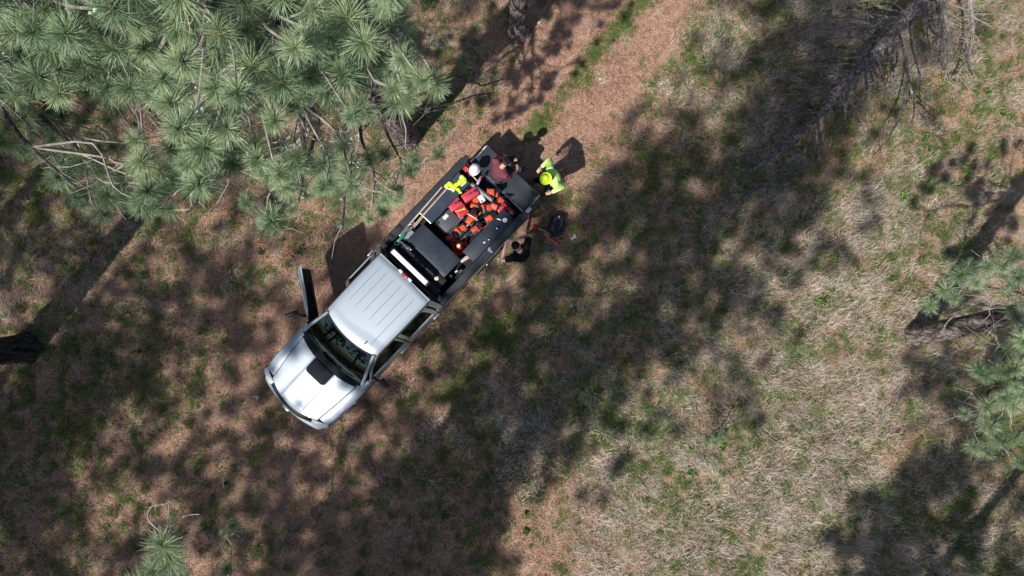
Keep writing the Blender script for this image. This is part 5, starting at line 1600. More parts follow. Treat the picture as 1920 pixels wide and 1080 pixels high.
def person(label, loc, J, skin, shirt, trousers, long_sleeve, hair=M_HAIR, group=None, bulk=1.0, cut=0.52):
    root = empty("person", loc, 0, label, "person", group)
    J = {k: (Vector(v) - Vector(loc)) for k, v in J.items() if k not in ("face", "hl_d", "hr_d", "up")} | {k: Vector(J[k]) for k in ("face", "hl_d", "hr_d", "up") if k in J}
    sh_ax = (J["shL"] - J["shR"]).normalized()
    sp = (J["neck"] - J["pelvis"]).normalized(); fw = sh_ax.cross(sp).normalized()
    Mt = Matrix((fw, sh_ax, sp)).transposed()
    # body
    mb = MB()
    mb.ball(J["chest"], (0.105, 0.160, 0.19), 18, Mt); mb.ball(J["pelvis"], (0.105, 0.145, 0.13), 18, Mt)
    mb.ball(J["chest"].lerp(J["pelvis"], 0.55), (0.095, 0.135, 0.16), 18, Mt)
    mb.tube([J["chest"], J["chest"].lerp(J["neck"], 0.7), J["neck"], J["head"]], [0.10, 0.085, 0.056, 0.054], 14)
    hu = J.get("up", Vector((0, 0, 1))); Mh = frame(J["face"], hu)
    mb.ball(J["head"], (0.096, 0.076, 0.112), 20, Mh); mb.ball(J["head"] + Mh @ Vector((0.035, 0, -0.062)), (0.058, 0.052, 0.055), 14, Mh)
    mb.ball(J["head"] + Mh @ Vector((0.100, 0, -0.015)), (0.020, 0.013, 0.022), 8, Mh)
    mb.ball(J["head"] + Mh @ Vector((0.090, 0, -0.060)), (0.010, 0.024, 0.009), 8, Mh)
    for s_ in (1, -1): mb.ball(J["head"] + Mh @ Vector((0.0, s_ * 0.078, -0.01)), (0.022, 0.010, 0.032), 8, Mh)
    for a, s_ in (("L", 1), ("R", -1)):
        S, E, W = J["sh" + a], J["el" + a], J["ha" + a]
        mb.tube([J["chest"].lerp(S, 0.6), S, S.lerp(E, 0.4), E, E.lerp(W, 0.35), W], [0.062, 0.056, 0.047, 0.040, 0.041, 0.027], 14)
        d = J["hl_d"] if a == "L" else J["hr_d"]
        add_hand(mb, W, d, (0, 0, -1), s_, 0.6)
        Hh, K, F = J["hip" + a], J["kn" + a], J["ft" + a]
        mb.tube([Hh, Hh.lerp(K, 0.35), K, K.lerp(F, 0.35), F + Vector((0, 0, 0.09))], [0.088, 0.080, 0.056, 0.056, 0.038], 14)
    remeshed("body", mb, skin, root, 0.0075, 3)
    for s_ in (1, -1):
        MB().ball(J["head"] + Mh @ Vector((0.088, s_ * 0.030, 0.006)), 0.011, 8).build("eye", M_EYE, root)
    mb = MB(); mb.ball(J["head"] + Mh @ Vector((-0.014, 0, 0.022)), (0.097, 0.086, 0.104), 20, Mh); mb.build("hair", hair, root, smooth=80)
    # shirt
    mb = MB()
    mb.ball(J["chest"], (0.130 * bulk, 0.185 * bulk, 0.20), 18, Mt); mb.ball(J["chest"].lerp(J["pelvis"], 0.5), (0.125 * bulk, 0.165 * bulk, 0.18), 18, Mt)
    mb.ball(J["pelvis"] + sp * 0.05, (0.130 * bulk, 0.168 * bulk, 0.12), 18, Mt)
    mb.tube([J["chest"], J["chest"].lerp(J["neck"], 0.82)], [0.12, 0.078], 14)
    for a in "LR":
        S, E, W = J["sh" + a], J["el" + a], J["ha" + a]
        if long_sleeve:
            mb.tube([J["chest"].lerp(S, 0.5), S, S.lerp(E, 0.5), E, E.lerp(W, 0.4), E.lerp(W, 0.93)], [0.10, 0.085, 0.074, 0.066, 0.058, 0.044], 14)
        else:
            mb.tube([J["chest"].lerp(S, 0.5), S, S.lerp(E, cut * 0.6), S.lerp(E, cut)], [0.10, 0.088, 0.080, 0.074], 14)
    r_ = noise
    for i in range(len(mb.v)):
        p = Vector(mb.v[i]); f = r_.noise(p * 9) * 0.012; mb.v[i] = tuple(p + Vector((f, f * 0.5, f)))
    remeshed("shirt", mb, shirt, root, 0.010, 3)
    mb = MB()
    mb.ball(J["pelvis"] - sp * 0.02, (0.120, 0.158, 0.13), 18, Mt)
    for a in "LR":
        Hh, K, F = J["hip" + a], J["kn" + a], J["ft" + a]
        mb.tube([J["pelvis"].lerp(Hh, 0.7), Hh, Hh.lerp(K, 0.5), K, K.lerp(F, 0.4), F + (K - F).normalized() * 0.07], [0.10, 0.102, 0.088, 0.075, 0.070, 0.062], 14)
    for i in range(len(mb.v)):
        p = Vector(mb.v[i]); f = r_.noise(p * 11) * 0.012; mb.v[i] = tuple(p + Vector((f, f, f * 0.4)))
    remeshed("trousers", mb, trousers, root, 0.010, 3)
    for a in "LR":
        F, K = J["ft" + a], J["kn" + a]
        d = J["face"].copy(); d.z = 0; d.normalize(); 
        if a + "toe" in J: d = J[a + "toe"]
        mb = MB(); mb.tube([F + Vector((0, 0, 0.16)), F + Vector((0, 0, 0.07))], [0.052, 0.05], 12)
        mb.tube([F - d * 0.075 + Vector((0, 0, 0.045)), F + d * 0.02 + Vector((0, 0, 0.055)), F + d * 0.12 + Vector((0, 0, 0.045)), F + d * 0.185 + Vector((0, 0, 0.035))], [0.042, 0.050, 0.048, 0.032], 12)
        remeshed("boot", mb, M_BOOT, root, 0.009, 2)
    return root, J, Mh


def hat_shell(mb, c, M, r, h, brim, drop=0.012, ridge=True, n=28):
    prof = [(r + brim, -drop), (r + brim, -drop + 0.006), (r + 0.006, 0.006), (r, 0.02), (r * 0.97, h * 0.45), (r * 0.82, h * 0.78), (r * 0.5, h * 0.95), (r * 0.15, h), (0.002, h)]
    low = [(r - 0.012, -drop * 0.4)]
    mb.lathe(c, [(0.002, h * 0.9), (r * 0.75, h * 0.72), (r - 0.006, 0.01)] + prof, n, M, (1.12, 0.94))
    if ridge:
        for k in (-1, 0, 1):
            pts = [M @ Vector((r * 1.08 * math.cos(t), k * 0.028, h * 1.01 * math.sin(t) ** 0.85 if math.sin(t) > 0 else 0)) + Vector(c) for t in np.linspace(0.35, math.pi - 0.35, 12)]
            mb.tube(pts, 0.007, 6)


# 1. the one in the lime shirt and hat, standing off the tailgate, head bowed
fd = Vector((-0.93, -0.36, 0)).normalized(); lf = Vector((-fd.y, fd.x, 0))      # forward, left
J = dict(pelvis=Vector((0.93, 2.40, 0.93)), chest=Vector((0.90, 2.385, 1.22)), neck=Vector((0.835, 2.36, 1.41)), head=Vector((0.735, 2.325, 1.50)),
         face=(fd + Vector((0, 0, -0.75))).normalized(), up=(fd * 0.65 + Vector((0, 0, 0.8))).normalized(),
         shL=Vector((0.875, 2.375, 1.335)) + lf * 0.185, shR=Vector((0.875, 2.375, 1.335)) - lf * 0.185,
         elL=P(1055, 349, 1.12), elR=P(1031, 300, 1.12), haL=P(1034, 361, 0.99), haR=P(1014, 314, 0.99),
         hl_d=(fd * 0.9 + lf * -0.15 + Vector((0, 0, -0.15))), hr_d=(fd * 0.75 + lf * 0.5 + Vector((0, 0, -0.15))),
         hipL=Vector((0.92, 2.40, 0.88)) + lf * 0.09, hipR=Vector((0.92, 2.40, 0.88)) - lf * 0.09,
         knL=Vector((0.80, 2.24, 0.48)), knR=Vector((0.70, 2.46, 0.50)), ftL=Vector((0.82, 2.20, 0.0)), ftR=Vector((0.52, 2.50, 0.0)))
root, JJ, Mh = person("worker in lime long-sleeved shirt and lime brimmed hard hat standing behind the tailgate", (0.78, 2.38, 0), J, M_SKIN, M_HIVIS, M_TROUSER, True, bulk=1.12)
mb = MB(); hat_shell(mb, JJ["head"] + Mh @ Vector((0.0, 0, 0.045)), Mh, 0.098, 0.105, 0.038); mb.build("hard_hat", M_HIVISHAT, root, smooth=50)

# 2. the one in maroon sitting on the tailgate, legs hanging
fd = Vector((0.82, 0.57, 0)).normalized(); lf = Vector((-fd.y, fd.x, 0))
J = dict(pelvis=Vector((-0.30, 2.50, 1.08)), chest=Vector((-0.265, 2.53, 1.33)), neck=Vector((-0.205, 2.575, 1.51)), head=Vector((-0.105, 2.665, 1.585)),
         face=(fd + Vector((0, 0, -0.55))).normalized(), up=(fd * 0.5 + Vector((0, 0, 0.85))).normalized(),
         shL=Vector((-0.245, 2.545, 1.44)) + lf * 0.19, shR=Vector((-0.245, 2.545, 1.44)) - lf * 0.19,
         elL=Vector((-0.17, 2.86, 1.20)), elR=Vector((-0.02, 2.40, 1.20)), haL=Vector((-0.02, 2.80, 1.11)), haR=Vector((0.10, 2.56, 1.11)),
         hl_d=(fd * 0.8 - lf * 0.6), hr_d=(fd * 0.5 + lf * 0.7),
         hipL=Vector((-0.28, 2.52, 1.06)) + lf * 0.09, hipR=Vector((-0.28, 2.52, 1.06)) - lf * 0.09,
         knL=Vector((0.045, 2.83, 1.03)), knR=Vector((0.16, 2.62, 1.03)), ftL=Vector((0.10, 2.86, 0.50)), ftR=Vector((0.22, 2.66, 0.50)))
root, JJ, Mh = person("person in maroon T-shirt and black cap sitting on the lowered tailgate", (-0.30, 2.50, 0.96), J, M_SKIN, M_MAROON, M_JEANS, False, bulk=1.15, cut=0.75)
mb = MB(); c0 = JJ["head"] + Mh @ Vector((0.0, 0, 0.035))
mb.lathe(c0, [(0.086, -0.01), (0.092, 0.0), (0.090, 0.045), (0.070, 0.078), (0.03, 0.093), (0.002, 0.095)], 24, Mh, (1.10, 0.96))
g = [[c0 + Mh @ Vector((0.085 + 0.085 * t * math.cos(a * 0.9), 0.082 * math.sin(a), 0.0 - 0.02 * abs(math.sin(a)) - 0.01 * t)) for a in np.linspace(-1.2, 1.2, 9)] for t in (0, 0.5, 1)]
mb.shell(g, (0, 0, -0.004)); mb.build("cap", M_BLACKCLOTH, root, smooth=60)
mb = MB(); mb.tube([JJ["head"] + Mh @ Vector((0.092, y_, 0.012)) for y_ in (-0.062, -0.02, 0.02, 0.062)], 0.012, 6)
for s_ in (-1, 1): mb.tube([JJ["head"] + Mh @ Vector((0.088, s_ * 0.065, 0.012)), JJ["head"] + Mh @ Vector((0.0, s_ * 0.090, 0.012))], 0.006, 5)
mb.build("glasses", M_WHITELENS, root)

# 3. the one in black at the driver's side of the bed
fd = Vector((-0.69, 0.72, 0)).normalized(); lf = Vector((-fd.y, fd.x, 0))
J = dict(pelvis=Vector((0.235, 0.72, 0.93)), chest=Vector((0.20, 0.765, 1.22)), neck=Vector((0.155, 0.815, 1.43)), head=Vector((0.095, 0.875, 1.53)),
         face=(fd + Vector((0, 0, -0.6))).normalized(), up=(fd * 0.55 + Vector((0, 0, 0.85))).normalized(),
         shL=Vector((0.185, 0.785, 1.35)) + lf * 0.19, shR=Vector((0.185, 0.785, 1.35)) - lf * 0.19,
         elL=P(941, 489, 1.13), elR=P(992, 441, 1.13), haL=P(948, 458, 1.14), haR=P(965, 449, 1.14),
         hl_d=(fd * 0.6 - lf * 0.7), hr_d=(fd * 0.1 + lf * 0.9),
         hipL=Vector((0.23, 0.73, 0.88)) + lf * 0.09, hipR=Vector((0.23, 0.73, 0.88)) - lf * 0.09,
         knL=Vector((0.10, 0.68, 0.48)), knR=Vector((0.27, 0.85, 0.48)), ftL=Vector((0.07, 0.66, 0.0)), ftR=Vector((0.25, 0.85, 0.0)))
root, JJ, Mh = person("person in black shirt and dark cap working beside the driver's side of the bed", (0.18, 0.76, 0), J, M_SKIN2, M_BLACKCLOTH, M_TROUSER, False, bulk=1.15, cut=0.62)
mb = MB(); c0 = JJ["head"] + Mh @ Vector((0.0, 0, 0.035))
mb.lathe(c0, [(0.088, -0.01), (0.094, 0.0), (0.091, 0.045), (0.070, 0.078), (0.03, 0.093), (0.002, 0.095)], 24, Mh, (1.10, 0.96))
cp = mb.build("cap", M_BLACKCLOTH, root, smooth=60)
mb = MB(); mb.tube([c0 + Mh @ Vector((-0.104 * math.cos(a), 0.095 * math.sin(a), 0.012)) for a in np.linspace(-0.9, 0.9, 9)], 0.009, 6); mb.build("strap", M_TAN, cp)
mb = MB(); w_ = JJ["haL"].lerp(JJ["haR"], 0.5) + fd * 0.03
for i in range(5): mb.ball(w_ + Vector((rng.gauss(0, 0.035), rng.gauss(0, 0.03), rng.gauss(0.01, 0.01))), (0.035, 0.025, 0.02), 8)
o = remeshed("cleaning_rag", mb, M_GLOVE, None, 0.008, 2); o.location = Vector((0.18, 0.76, 0)); meta(o, "crumpled pale cloth held in the hands of the person in black", "rag")

# ------------------------------------------------------------------ tools and gear
M_RED = mat("red_plastic", (0.52, 0.018, 0.035), 0.38, dirt=(0.22, 0.05, 0.05), dscale=8, damt=0.4)
M_RED2 = mat("faded_red_plastic", (0.50, 0.035, 0.07), 0.5, dirt=(0.30, 0.10, 0.10), dscale=8, damt=0.4)
M_ORANGE = mat("orange_plastic", (0.78, 0.085, 0.012), 0.4, dirt=(0.16, 0.05, 0.03), dscale=10, damt=0.55)
M_ORANGE2 = mat("dull_orange_plastic", (0.60, 0.05, 0.02), 0.5, dirt=(0.12, 0.04, 0.03), dscale=11, damt=0.5)
M_YELLOW = mat("yellow_plastic", (0.72, 0.52, 0.10), 0.45)
M_WOOD = mat("ash_wood", (0.52, 0.38, 0.25), 0.7, var=0.2, vscale=18, dirt=(0.25, 0.17, 0.11), dscale=7, damt=0.5)
M_WOOD2 = mat("weathered_wood", (0.50, 0.42, 0.38), 0.8, var=0.2, vscale=18)
M_GREY = mat("grey_plastic", (0.065, 0.075, 0.09), 0.5, dirt=(0.15, 0.15, 0.15), dscale=6, damt=0.4)
M_WHITEP = mat("white_plastic", (0.66, 0.66, 0.64), 0.45, dirt=(0.45, 0.42, 0.4), dscale=12, damt=0.3)
M_GREENP = mat("green_plastic", (0.02, 0.25, 0.12), 0.4)
M_VEST = mat("lime_vest", (0.62, 0.82, 0.04), 0.8, spec=0.1, bump=0.6, bscale=20)
M_REFLECT = mat("reflective_tape", (0.62, 0.64, 0.58), 0.5)
M_PACK = mat("black_pack", (0.014, 0.014, 0.018), 0.85, bump=0.5, bscale=25)
M_PACK2 = mat("charcoal_pack", (0.045, 0.042, 0.06), 0.85, bump=0.5, bscale=25)


def ang(a, b): return math.atan2(-(b[1] - a[1]), b[0] - a[0])


def thing(name, label, cat, px, py, z, rz=0.0, group=None):
    p = P(px, py, z); return empty(name, (p.x, p.y, z), rz, label, cat, group)


BF = 0.93
JERRY = "fuel cans in the truck bed"


def fuel_can(label, px, py, z, rz, L=0.33, W=0.20, H=0.30, m=None, spout=None):
    t = thing("fuel_can", label, "fuel can", px, py, z, rz, JERRY)
    mb = MB(); mb.box((0, 0, H / 2), (L, W, H)); mb.box((0, 0, H + 0.008), (L * 0.86, W * 0.35, 0.03)); b = mb.build("can_body", m or M_RED, t, bevel=0.022, seg=3)
    mb = MB(); mb.tube(curve_pts([(-L * 0.30, 0, H), (-L * 0.2, 0, H + 0.055), (L * 0.05, 0, H + 0.055), (L * 0.16, 0, H + 0.01)], 4), 0.014, 8); mb.build("can_handle", m or M_RED, t)
    if spout:
        a, ln = spout; d = Vector((math.cos(a), math.sin(a), 0))
        base = Vector((L * 0.28, 0, H + 0.02))
        mb = MB(); mb.lathe(base, [(0.002, 0), (0.030, 0), (0.030, 0.03), (0.002, 0.03)], 14); mb.tube([base + Vector((0, 0, 0.03)), base + d * ln * 0.3 + Vector((0, 0, 0.045)), base + d * ln + Vector((0, 0, 0.03))], [0.022, 0.018, 0.010], 8)
        mb.build("spout", M_YELLOW, t, smooth=50)
    else:
        mb = MB(); mb.lathe((L * 0.33, 0, H), [(0.002, 0), (0.028, 0), (0.028, 0.028), (0.002, 0.03)], 14); mb.build("can_cap", M_BLACK, t, smooth=40)
    return t


ar = ang((843, 396), (901, 357))
fuel_can("faded red fuel can by the slate locker, cab-side of the two in line", 855, 386, BF + 0.06, ar, 0.30, 0.20, 0.30, M_RED2)
fuel_can("faded red fuel can by the slate locker, tailgate-side of the two in line", 883, 368, BF + 0.08, ar, 0.37, 0.19, 0.30, M_RED2)
fuel_can("red fuel can with yellow spout pointing at the grey ribbed tool case", 867, 398, BF, ar, 0.26, 0.23, 0.28, M_RED, spout=(math.pi - 0.25 , 0.20))
fuel_can("red yellow-spouted fuel can in the rear driver's side corner of the bed", 951, 397, BF, ang((938, 388), (962, 408)), 0.32, 0.17, 0.27, M_RED, spout=(0.1, 0.06))
fuel_can("red can under the white hard hat in the rear corner of the bed", 879, 322, BF, ang((870, 312), (890, 335)), 0.30, 0.16, 0.34, M_RED)

SAWS = "chainsaws heaped in the truck bed"


def chainsaw(label, px, py, z, rz, m=None, k=1.0, roll=0.0, guard=M_ORANGE, handle=M_BLACK, bar=0.40):
    t = thing("chainsaw", label, "chainsaw", px, py, z, rz, SAWS); m = m or M_ORANGE
    t.rotation_euler = (roll, 0, rz); k *= 1.12; t.scale = (k, k, k)
    mb = MB(); mb.box((0, 0, 0.085), (0.24, 0.17, 0.15)); mb.box((0.10, 0.02, 0.07), (0.10, 0.15, 0.11)); mb.build("engine_housing", M_GREY, t, bevel=0.02, seg=3)
    mb = MB(); mb.box((-0.02, 0, 0.185), (0.19, 0.135, 0.07), taper=0.82); mb.box((0.07, -0.05, 0.13), (0.12, 0.09, 0.07)); mb.build("top_cover", m, t, bevel=0.018, seg=3)
    mb = MB(); mb.tube(curve_pts([(-0.10, 0, 0.13), (-0.20, 0, 0.15), (-0.28, 0, 0.12), (-0.27, 0, 0.03), (-0.16, 0, 0.01), (-0.10, 0, 0.03)], 4), 0.017, 8); mb.build("rear_handle", handle, t)
    mb = MB(); mb.tube(curve_pts([(0.04, -0.10, 0.04), (0.05, -0.115, 0.17), (0.05, -0.03, 0.25), (0.05, 0.08, 0.235), (0.05, 0.105, 0.10)], 4), 0.011, 8); mb.build("front_handle", handle, t)
    mb = MB(); mb.slab([(0.11, -0.05, 0.15), (0.11, 0.09, 0.15), (0.16, 0.075, 0.245), (0.16, -0.035, 0.245)], (0.008, 0, 0)); mb.build("hand_guard", M_BLACK, t)
    mb = MB(); mb.slab([(0.14, -0.085, 0.03), (0.14 + bar, -0.085, 0.045), (0.16 + bar, -0.085, 0.075), (0.14 + bar, -0.085, 0.105), (0.14, -0.085, 0.12)], (0, -0.012, 0)); mb.build("bar_scabbard", guard, t, bevel=0.003)
    mb = MB(); mb.lathe((-0.05, 0.088, 0.09), [(0.002, 0), (0.05, 0), (0.045, 0.012), (0.002, 0.015)], 16, Matrix.Rotation(R(-90), 3, 'X')); mb.lathe((-0.08, -0.05, 0.222), [(0.002, 0), (0.017, 0), (0.017, 0.014), (0.002, 0.014)], 10); mb.build("starter_and_cap", M_BLACK, t, smooth=40)
    return t


ta = A_TR
chainsaw("orange-topped chainsaw between the red cans and the white bottle", 893, 381, BF, ta + 0.5, M_ORANGE, 0.95, guard=M_BLACK)
chainsaw("small orange chainsaw beside the hinge of the tailgate, nearest the grey tube", 923, 362, BF + 0.08, ta + 2.3, M_ORANGE, 0.92, guard=M_BLACK, bar=0.25)
chainsaw("red-orange chainsaw with dusty top in the middle of the heap", 914, 391, BF + 0.05, ta - 0.6, M_ORANGE2, 0.9, guard=M_BLACK)
chainsaw("orange chainsaw lying next to the corner fuel can", 931, 386, BF + 0.04, ta + 1.9, M_ORANGE2, 0.95, roll=0.25, bar=0.28)
chainsaw("long orange chainsaw with pale handle in the centre of the bed", 884, 412, BF, ang((878, 424), (893, 398)), M_ORANGE, 1.0, handle=M_WHITEP, guard=M_YELLOW, bar=0.25)
chainsaw("orange chainsaw against the driver's side locker beside the round lid", 919, 410, BF + 0.04, ang((906, 418), (934, 402)), M_ORANGE, 0.85, handle=M_BLACK, guard=M_ORANGE2, bar=0.24)
chainsaw("orange chainsaw nearest the traffic cone", 866, 431, BF, ang((850, 440), (880, 415)) + math.pi, M_ORANGE, 0.95, guard=M_ORANGE2, bar=0.35)
chainsaw("dull red chainsaw half hidden along the tailgate end", 941, 380, BF, ang((930, 370), (952, 392)), M_ORANGE2, 0.9, guard=M_BLACK, bar=0.2)

# grey tool case with ribbed lid
t = thing("tool_case", "grey ribbed tool case lying beside the slate locker near the toolbox", "tool case", 840, 417, BF, ang((822, 430), (852, 400)))
MB().box((0, 0, 0.12), (0.46, 0.33, 0.24)).build("case_body", M_GREY, t, bevel=0.015)
mb = MB()
for k in range(5): mb.box((-0.02, -0.13 + k * 0.042, 0.248), (0.40, 0.018, 0.018))
mb.build("ribs", M_GREY, t, bevel=0.004)
MB().box((0.05, 0.09, 0.25), (0.13, 0.08, 0.02)).build("case_label", M_REFLECT, t, bevel=0.003)
mb = MB(); mb.tube([(-0.23, -0.06, 0.12), (-0.27, -0.05, 0.12), (-0.27, 0.05, 0.12), (-0.23, 0.06, 0.12)], 0.011, 6); mb.build("case_handle", M_BLACK, t)
MB().box((-0.17, 0.115, 0.245), (0.07, 0.06, 0.02)).build("latch", M_BLACK, t, bevel=0.004)
# dark crate in front of it
t = thing("plastic_crate", "black open crate between the toolbox and the grey tool case", "crate", 822, 432, BF, ang((822, 430), (852, 400)))
mb = MB(); mb.box((0, 0, 0.01), (0.30, 0.34, 0.02))
for a, b, c, d in ((-0.145, 0, 0.012, 0.34), (0.145, 0, 0.012, 0.34)): mb.box((a, b, 0.10), (c, d, 0.18))
for b in (-0.164, 0.164): mb.box((0, b, 0.10), (0.28, 0.012, 0.18))
mb.build("crate_shell", M_BLACK, t, bevel=0.003)
# loppers
t = thing("loppers", "long-handled steel loppers lying against the grey tool case", "loppers", 852, 425, BF + 0.27, ang((841, 438), (863, 412)))
for s_ in (-1, 1):
    MB().tube([(-0.20, s_ * 0.025, 0.0), (0.12, s_ * 0.012, 0.0), (0.20, 0.0, 0.0)], [0.011, 0.010, 0.009], 8).build("handle", M_STEEL, t)
MB().slab([(0.19, -0.01, 0.0), (0.27, -0.03, 0), (0.30, 0.0, 0), (0.24, 0.018, 0), (0.19, 0.012, 0)], (0, 0, 0.008)).build("blade", M_STEEL, t)
# white bottle
t = thing("plastic_bottle", "flat white plastic jug lying on the chainsaws in the middle of the bed", "jug", 903, 373, 1.17, ang((898, 364), (909, 383)))
mb = MB(); mb.box((0, 0, 0.05), (0.17, 0.13, 0.10)); mb.build("jug_body", M_WHITEP, t, bevel=0.02, seg=3)
mb = MB(); mb.lathe((0.085, -0.035, 0.05), [(0.002, 0), (0.022, 0), (0.022, 0.03), (0.002, 0.03)], 12, Matrix.Rotation(R(90), 3, 'Y')); mb.build("cap", M_BLACK, t, smooth=40)
MB().box((0.055, -0.02, 0.101), (0.03, 0.035, 0.004)).build("sticker", M_BLACK, t)
# grey tube
t = thing("map_tube", "grey capped tube lying across the rear of the bed", "tube", 904, 361, 1.17, ang((888, 348), (921, 374)))
mb = MB(); mb.tube([(-0.26, 0, 0.05), (0.26, 0, 0.05)], 0.048, 18); mb.build("tube", mat("grey_tube", (0.16, 0.165, 0.18), 0.4), t, smooth=50)
for s_ in (-1, 1): MB().tube([(s_ * 0.26, 0, 0.05), (s_ * 0.295, 0, 0.05)], 0.054, 18).build("end_cap", M_GREY, t, smooth=50)
# traffic cone
t = thing("traffic_cone", "orange traffic cone standing upright with pale tip beside the black toolbox", "traffic cone", 863, 463, BF, R(20))
mb = MB(); mb.box((0, 0, 0.02), (0.35, 0.35, 0.035)); 
for k in range(4): mb.box((0.15 * (1 if k % 2 else -1), 0.15 * (1 if k // 2 else -1), 0.03), (0.07, 0.07, 0.03))
mb.build("base", M_ORANGE, t, bevel=0.012, seg=3)
MB().lathe((0, 0, 0.035), [(0.002, 0), (0.135, 0), (0.125, 0.03), (0.060, 0.30), (0.030, 0.42), (0.002, 0.425)], 28).build("cone", M_ORANGE, t, smooth=40)
MB().lathe((0, 0, 0.33), [(0.058, 0.0), (0.060, 0.0), (0.045, 0.06), (0.034, 0.13), (0.002, 0.134)], 24).build("sleeve", M_REFLECT, t, smooth=40)

chainsaw("chainsaw with black cover half under the driver's side locker edge", 893, 430, BF, ang((880, 440), (905, 420)), M_ORANGE2, 0.85, guard=M_ORANGE2, bar=0.35)
chainsaw("dusty chainsaw lying in front of the traffic cone by the toolbox", 845, 447, BF, ta + 2.4, M_ORANGE2, 0.8, guard=M_ORANGE2, handle=M_GREY, bar=0.25)
t = thing("tool_roll", "dark rolled canvas tool roll between the chainsaws and the driver's side locker", "tool roll", 880, 440, BF, ang((865, 450), (895, 425)))
MB().tube([(-0.22, 0, 0.06), (-0.1, 0.01, 0.065), (0.1, 0, 0.06), (0.22, 0, 0.06)], [0.055, 0.06, 0.06, 0.055], 14).build("roll", M_PACK2, t, smooth=60)
for k in (-0.1, 0.1): MB().tube([(k - 0.012, 0, 0.062), (k + 0.012, 0, 0.062)], 0.064, 14).build("strap", M_TAN, t)

# hi-vis vest thrown over the locker
mb = MB(); base = P(855, 348, 1.40); vr = random.Random(8)
for x_, y_, a_, b_ in [(838, 348, .07, .05), (844, 345, .07, .06), (848, 352, .06, .05), (853, 351, .06, .05), (857, 346, .07, .05), (863, 341, .07, .06), (868, 336, .07, .06), (871, 341, .05, .05), (860, 356, .04, .05), (863, 361, .035, .04), (866, 332, .05, .05), (850, 356, .05, .04)]:
    p = P(x_, y_, 1.42) - base; mb.ball(p, (a_, b_, 0.035), 12, Matrix.Rotation(vr.uniform(0, 3), 3, 'Z'))
for i in range(len(mb.v)):
    p = Vector(mb.v[i]); f = noise.noise(p * 22); mb.v[i] = tuple(p + Vector((f * 0.018, noise.noise(p * 19 + Vector((5, 5, 5))) * 0.018, f * 0.02)))
v = remeshed("safety_vest", mb, M_VEST, None, 0.009, 1); v.location = base; meta(v, "crumpled lime hi-vis vest thrown over the slate locker", "vest")
mb = MB()
for pts in ([(836, 351), (842, 354), (849, 356), (853, 355)], [(864, 349), (868, 346), (872, 343)], [(861, 334), (866, 331)]):
    mb.tube(curve_pts([P(a, b, 1.452) - base for a, b in pts], 3), 0.018, 6, flat=(1, 0.35))
mb.build("reflective_band", M_REFLECT, v, smooth=60)

# poles along the passenger side
def pole(name, label, cat, a, b, z, r, m, ends=None):
    c = ((a[0] + b[0]) / 2, (a[1] + b[1]) / 2); t = thing(name, label, cat, c[0], c[1], z, ang(a, b))
    L = (P(*a, z) - P(*b, z)).length / 2
    MB().tube([(-L, 0, r), (-L * 0.5, 0, r * 1.05), (L * 0.5, 0, r), (L, 0, r)], [r, r * 1.1, r, r], 10).build("shaft", m, t, smooth=60)
    return t, L
t, L = pole("rake_handle", "pale grey wooden pole lying along the passenger rail", "pole", (753, 438), (829, 351), 1.36, 0.017, M_WOOD2)
MB().box((-L - 0.03, 0, 0.017), (0.07, 0.045, 0.03)).build("ferrule", M_STEEL, t, bevel=0.006)
t, L = pole("shovel", "wooden-handled shovel lying between the rail and the slate locker", "shovel", (770, 430), (839, 353), 1.40, 0.017, M_WOOD)
mb = MB(); g = [[(-L - 0.26 * t_, y_ * (0.10 if t_ < 0.7 else 0.10 * (1.7 - t_)) , 0.02 - 0.35 * abs(y_) * 0.05) for y_ in np.linspace(-1, 1, 7)] for t_ in (0, 0.1, 0.4, 0.7, 0.9, 1.0)]
mb.shell(g, (0, 0, -0.004)); mb.tube([(-L - 0.06, 0, 0.015), (-L + 0.08, 0, 0.017)], 0.024, 8); mb.build("blade", M_STEEL, t)
t = thing("wooden_stake", "short brown wooden stake between the two long handles", "stake", 790, 410, 1.335, ang((778, 424), (806, 392)))
MB().box((0, 0, 0.015), (0.50, 0.045, 0.03)).build("stake_body", M_WOOD, t, bevel=0.004)
t = thing("spray_bottle", "green bottle lying at the passenger front corner of the bed", "bottle", 753, 446, 1.45, ang((746, 453), (761, 438)))
mb = MB(); mb.tube([(-0.12, 0, 0.035), (-0.10, 0, 0.035), (0.06, 0, 0.035), (0.09, 0, 0.035), (0.12, 0, 0.035)], [0.025, 0.033, 0.033, 0.016, 0.014], 14); mb.build("bottle_body", M_GREENP, t, smooth=50)
MB().tube([(0.12, 0, 0.035), (0.15, 0, 0.035)], 0.018, 10).build("cap", M_BLACK, t)
